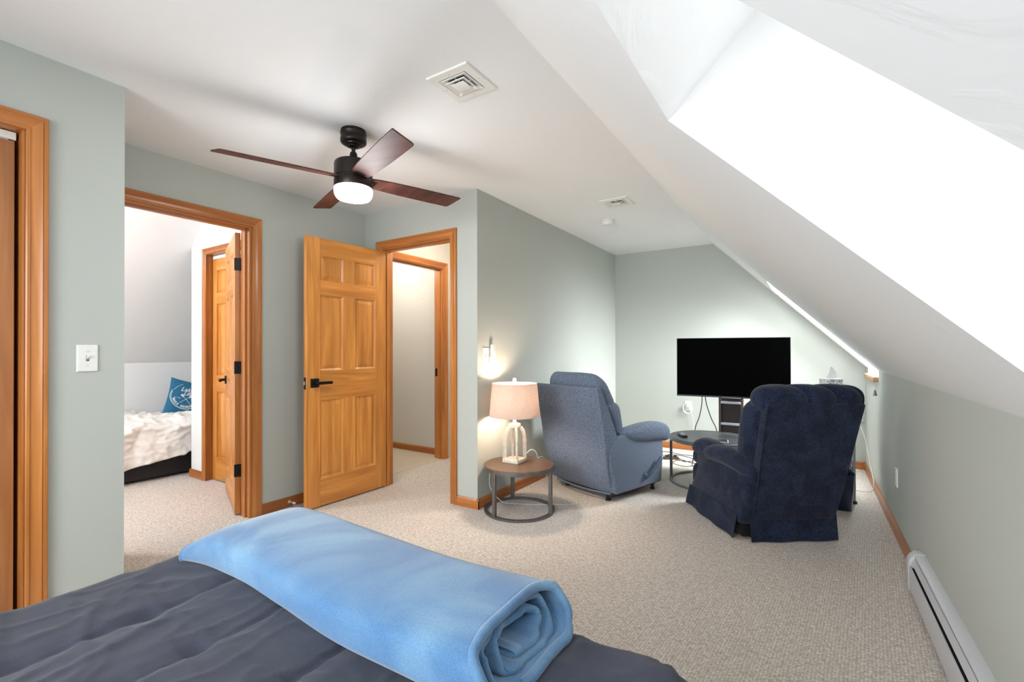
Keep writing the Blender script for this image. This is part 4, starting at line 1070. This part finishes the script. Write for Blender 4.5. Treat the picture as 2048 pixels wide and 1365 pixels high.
# ------------------------------------------------------------------ guest bed and cushion
gb = thing('guest_bed', 'low charcoal upholstered bed seen through the left doorway', 'bed', (-5.52, 1.6, 0))
m = MB(); m.box((-.46, -1.35, .02), (.46, 1.30, .30), .02, 3); m.build('bed_base', CHAR_F, gb)
m = MB(); m.puff(hx(-.45, .45, -1.33, 1.28, .30, .39), .4, 8); m.build('mattress', SHEET_F, gb, smooth=60)
for x in (-.4, .4):
    for y in (-1.25, 1.2):
        m = MB(); m.lathe([(.02, .03), (.02, 0)], c=(x, y, 0), n=10); m.build('foot', BLACKP, gb)
def duvet():
    nx, ny = 110, 190; V = []
    x0, x1, y0, y1 = -5.95, -5.10, .25, 2.88
    for j in range(ny+1):
        y = y0+(y1-y0)*j/ny
        hem = .11+.13*min(1, max(0, (y-1.45)/.6))+.04*noise.noise(Vector((y*2.3, 4, 0)))
        tot = (x1-x0)+.10*PI/2+(.445-hem)
        for i in range(nx+1):
            s = tot*i/nx; L = x1-x0; rc = .10
            wr = .045*noise.noise(Vector((s*2.6, y*2.2, 7)))+.02*noise.noise(Vector((s*6+y*3, y*5-s*2, 3)))
            for (fa, fb, sd) in ((7, 4, 31), (4, 9, 37), (12, 7, 41)):
                rg = 1-abs(noise.noise(Vector((s*fa+y*2, y*fb-s*1.5, sd))))*4.2
                if rg > 0: wr += .012*rg**1.5
            rdg = 1-abs(noise.noise(Vector((s*3.2+y*1.2, y*3.0, 11))))*3.2
            wr += .022*max(0, rdg)**2
            rdg = 1-abs(noise.noise(Vector((s*2+y*4, y*1.5-s*2, 23))))*3.5
            wr -= .018*max(0, rdg)**2
            if s < L: X, Z, nxx, nz = x0+s, .545-.085*math.exp(-((y-2.45)/.5)**2-((s-.12)/.45)**2), 0, 1
            elif s < L+rc*PI/2: a = (s-L)/rc; X, Z, nxx, nz = x1+rc*math.sin(a), .545-rc*(1-math.cos(a)), math.sin(a), math.cos(a)
            else: X, Z, nxx, nz = x1+rc, .445-(s-L-rc*PI/2), 1, 0
            V.append((X+nxx*wr*.8-.02*(nxx > .99)*((s-L)/tot), y, Z+nz*wr))
    m = MB(); w = nx+1
    m.add(V, [(j*w+i, j*w+i+1, (j+1)*w+i+1, (j+1)*w+i) for j in range(ny) for i in range(nx)])
    o = m.build('duvet', DUVET_F, smooth=180); md = o.modifiers.new('thick', 'SOLIDIFY'); md.thickness = .02; md.offset = -1
    return tag(o, 'rumpled cream duvet hanging over the side of the guest bed', 'duvet')
duvet()
def cushion():
    r = thing('throw_cushion', 'blue square cushion printed with white oars leaning in the guest bed corner', 'cushion', (-5.80, 2.345, .80))
    hs = .215
    M_ = Matrix.Rotation(math.radians(-4), 4, 'Z') @ Matrix.Rotation(math.radians(-14), 4, 'Y') @ Matrix.Rotation(math.radians(-17), 4, 'X')
    r.matrix_world = Matrix.Translation((-5.70, 2.335, .640)) @ M_
    def surf(y, z):
        a, b = abs(y)/hs, abs(z)/hs
        return .062*max(0, (1-a**2.6))**.55*max(0, (1-b**2.6))**.55
    n = 28; V = []; Fc = []
    for sg in (1, -1):
        for j in range(n+1):
            for i in range(n+1):
                a = -1+2*i/n; b = -1+2*j/n
                pin = 1-.07*(1-abs(a)**2)*abs(b)**3; pin2 = 1-.07*(1-abs(b)**2)*abs(a)**3
                V.append((sg*surf(a*hs, b*hs)+sg*.001, a*hs*pin2, b*hs*pin))
    w = n+1
    for s_ in (0, 1):
        o = s_*w*w
        Fc += [(o+j*w+i, o+j*w+i+1, o+(j+1)*w+i+1, o+(j+1)*w+i) for j in range(n) for i in range(n)]
    rim = [(0, i) for i in range(n)]+[(i, n) for i in range(n)]+[(n, n-i) for i in range(n)]+[(n-i, 0) for i in range(n)]
    for k in range(len(rim)):
        a = rim[k][0]*w+rim[k][1]; b = rim[(k+1) % len(rim)]; b = b[0]*w+b[1]; Fc.append((a, b, b+w*w, a+w*w))
    m = MB(); m.add(V, Fc); m.build('cover', CUSH_F, r, smooth=180)
    # print: ring, lettering and crossed oars on the front
    m = MB()
    def put(pts2, faces):
        m.add([(surf(p[0]*.82-.048, p[1]*.82+.028)+.0035, p[0]*.82-.048, p[1]*.82+.028) for p in pts2], faces)
    def arc(R0, R1, a0, a1, n=48):
        P = []
        for i in range(n+1):
            a = a0+(a1-a0)*i/n; P += [(R0*math.cos(a), R0*math.sin(a)), (R1*math.cos(a), R1*math.sin(a))]
        put(P, [(2*i, 2*i+1, 2*i+3, 2*i+2) for i in range(n)])
    arc(.172, .177, math.radians(160), math.radians(380), 60); arc(.163, .166, math.radians(165), math.radians(375), 60)
    arc(.160, .164, math.radians(115), math.radians(158), 20); arc(.160, .164, math.radians(22), math.radians(65), 20)
    def text(body, size, at, rot=0, shear=0.0, bold=0):
        cu = bpy.data.curves.new('lettering', 'FONT'); cu.body = body; cu.size = size; cu.align_x = 'CENTER'; cu.shear = shear; cu.offset = bold; cu.resolution_u = 3
        ob = bpy.data.objects.new('lettering', cu); COL.objects.link(ob)
        dg = bpy.context.evaluated_depsgraph_get(); me = ob.evaluated_get(dg).to_mesh()
        c, s = math.cos(rot), math.sin(rot)
        P = [(at[0]+v.co.x*c-v.co.y*s, at[1]+v.co.x*s+v.co.y*c) for v in me.vertices]
        put(P, [tuple(p.vertices) for p in me.polygons]); ob.evaluated_get(dg).to_mesh_clear()
        bpy.data.objects.remove(ob)
    def arctext(body, size, R, a0, step, inside):
        for i, ch in enumerate(body):
            if ch == ' ': continue
            a = a0+step*i
            rot = a+PI/2 if inside else a-PI/2
            text(ch, size, (R*math.cos(a), R*math.sin(a)), rot, 0, .0012)
    arctext('MAKE MEMORIES', .036, .155, math.radians(205), math.radians(10.8), True)
    text('Lake', .078, (-.01, .058), 0, .4, .001); text('Life', .070, (.005, .006), 0, .4, .001)
    text('EST 1982', .018, (-.095, -.045)); text('YOUR LAKE', .016, (.095, -.045))
    for sg in (1, -1):
        a = math.radians(42); d = Vector((sg*math.cos(a), math.sin(a))); p = Vector((-d.y, d.x)); c0 = Vector((0, -.045))
        def Q(t, w_): q = c0+d*t+p*w_; return (q.x, q.y)
        put([Q(-.085, -.002), Q(-.085, .002), Q(.04, .002), Q(.04, -.002)], [(0, 1, 2, 3)])
        put([Q(.035, -.002), Q(.035, .002), Q(.05, .010), Q(.078, .012), Q(.085, .006), Q(.085, -.006), Q(.078, -.012), Q(.05, -.010)], [tuple(range(8))])
    m.build('print', PRINT_W, r)
cushion()

# ------------------------------------------------------------------ lamps of the hall and washroom
r = thing('ceiling_light', 'round white ceiling light in the hall', 'ceiling light', (-2.75, 3.35, H))
m = MB(); m.lathe([(.12, 0), (.12, -.02), (.11, -.02)], n=32); m.build('base', WHITEP, r)
m = MB(); m.lathe([(.11, -.02), (.10, -.05), (.06, -.075), (0, -.08)], n=32, caps=False); m.build('glass_bowl', emit('hall_glass', (1, .85, .65), 3), r)
point('hall_light', (-2.75, 3.35, 2.28), 7, (1, .86, .68), .08)
point('washroom_light', (-4.0, 3.4, 2.2), 6, (1, .92, .82), .08)

r = thing('ceiling_light', 'round white ceiling light added to brighten the guest room', 'ceiling light', (-4.15, .55, H))
m = MB(); m.lathe([(.14, 0), (.14, -.02), (.13, -.02)], n=32); m.build('base', WHITEP, r)
m = MB(); m.lathe([(.13, -.02), (.12, -.05), (.07, -.075), (0, -.08)], n=32, caps=False); m.build('glass_bowl', emit('added_guest_glass', (.95, .97, 1), 3), r)
point('guest_fill_light', (-4.15, .55, 2.25), 25, (.93, .96, 1), .10)  # added lamp, out of view, that brightens the guest slope and bed
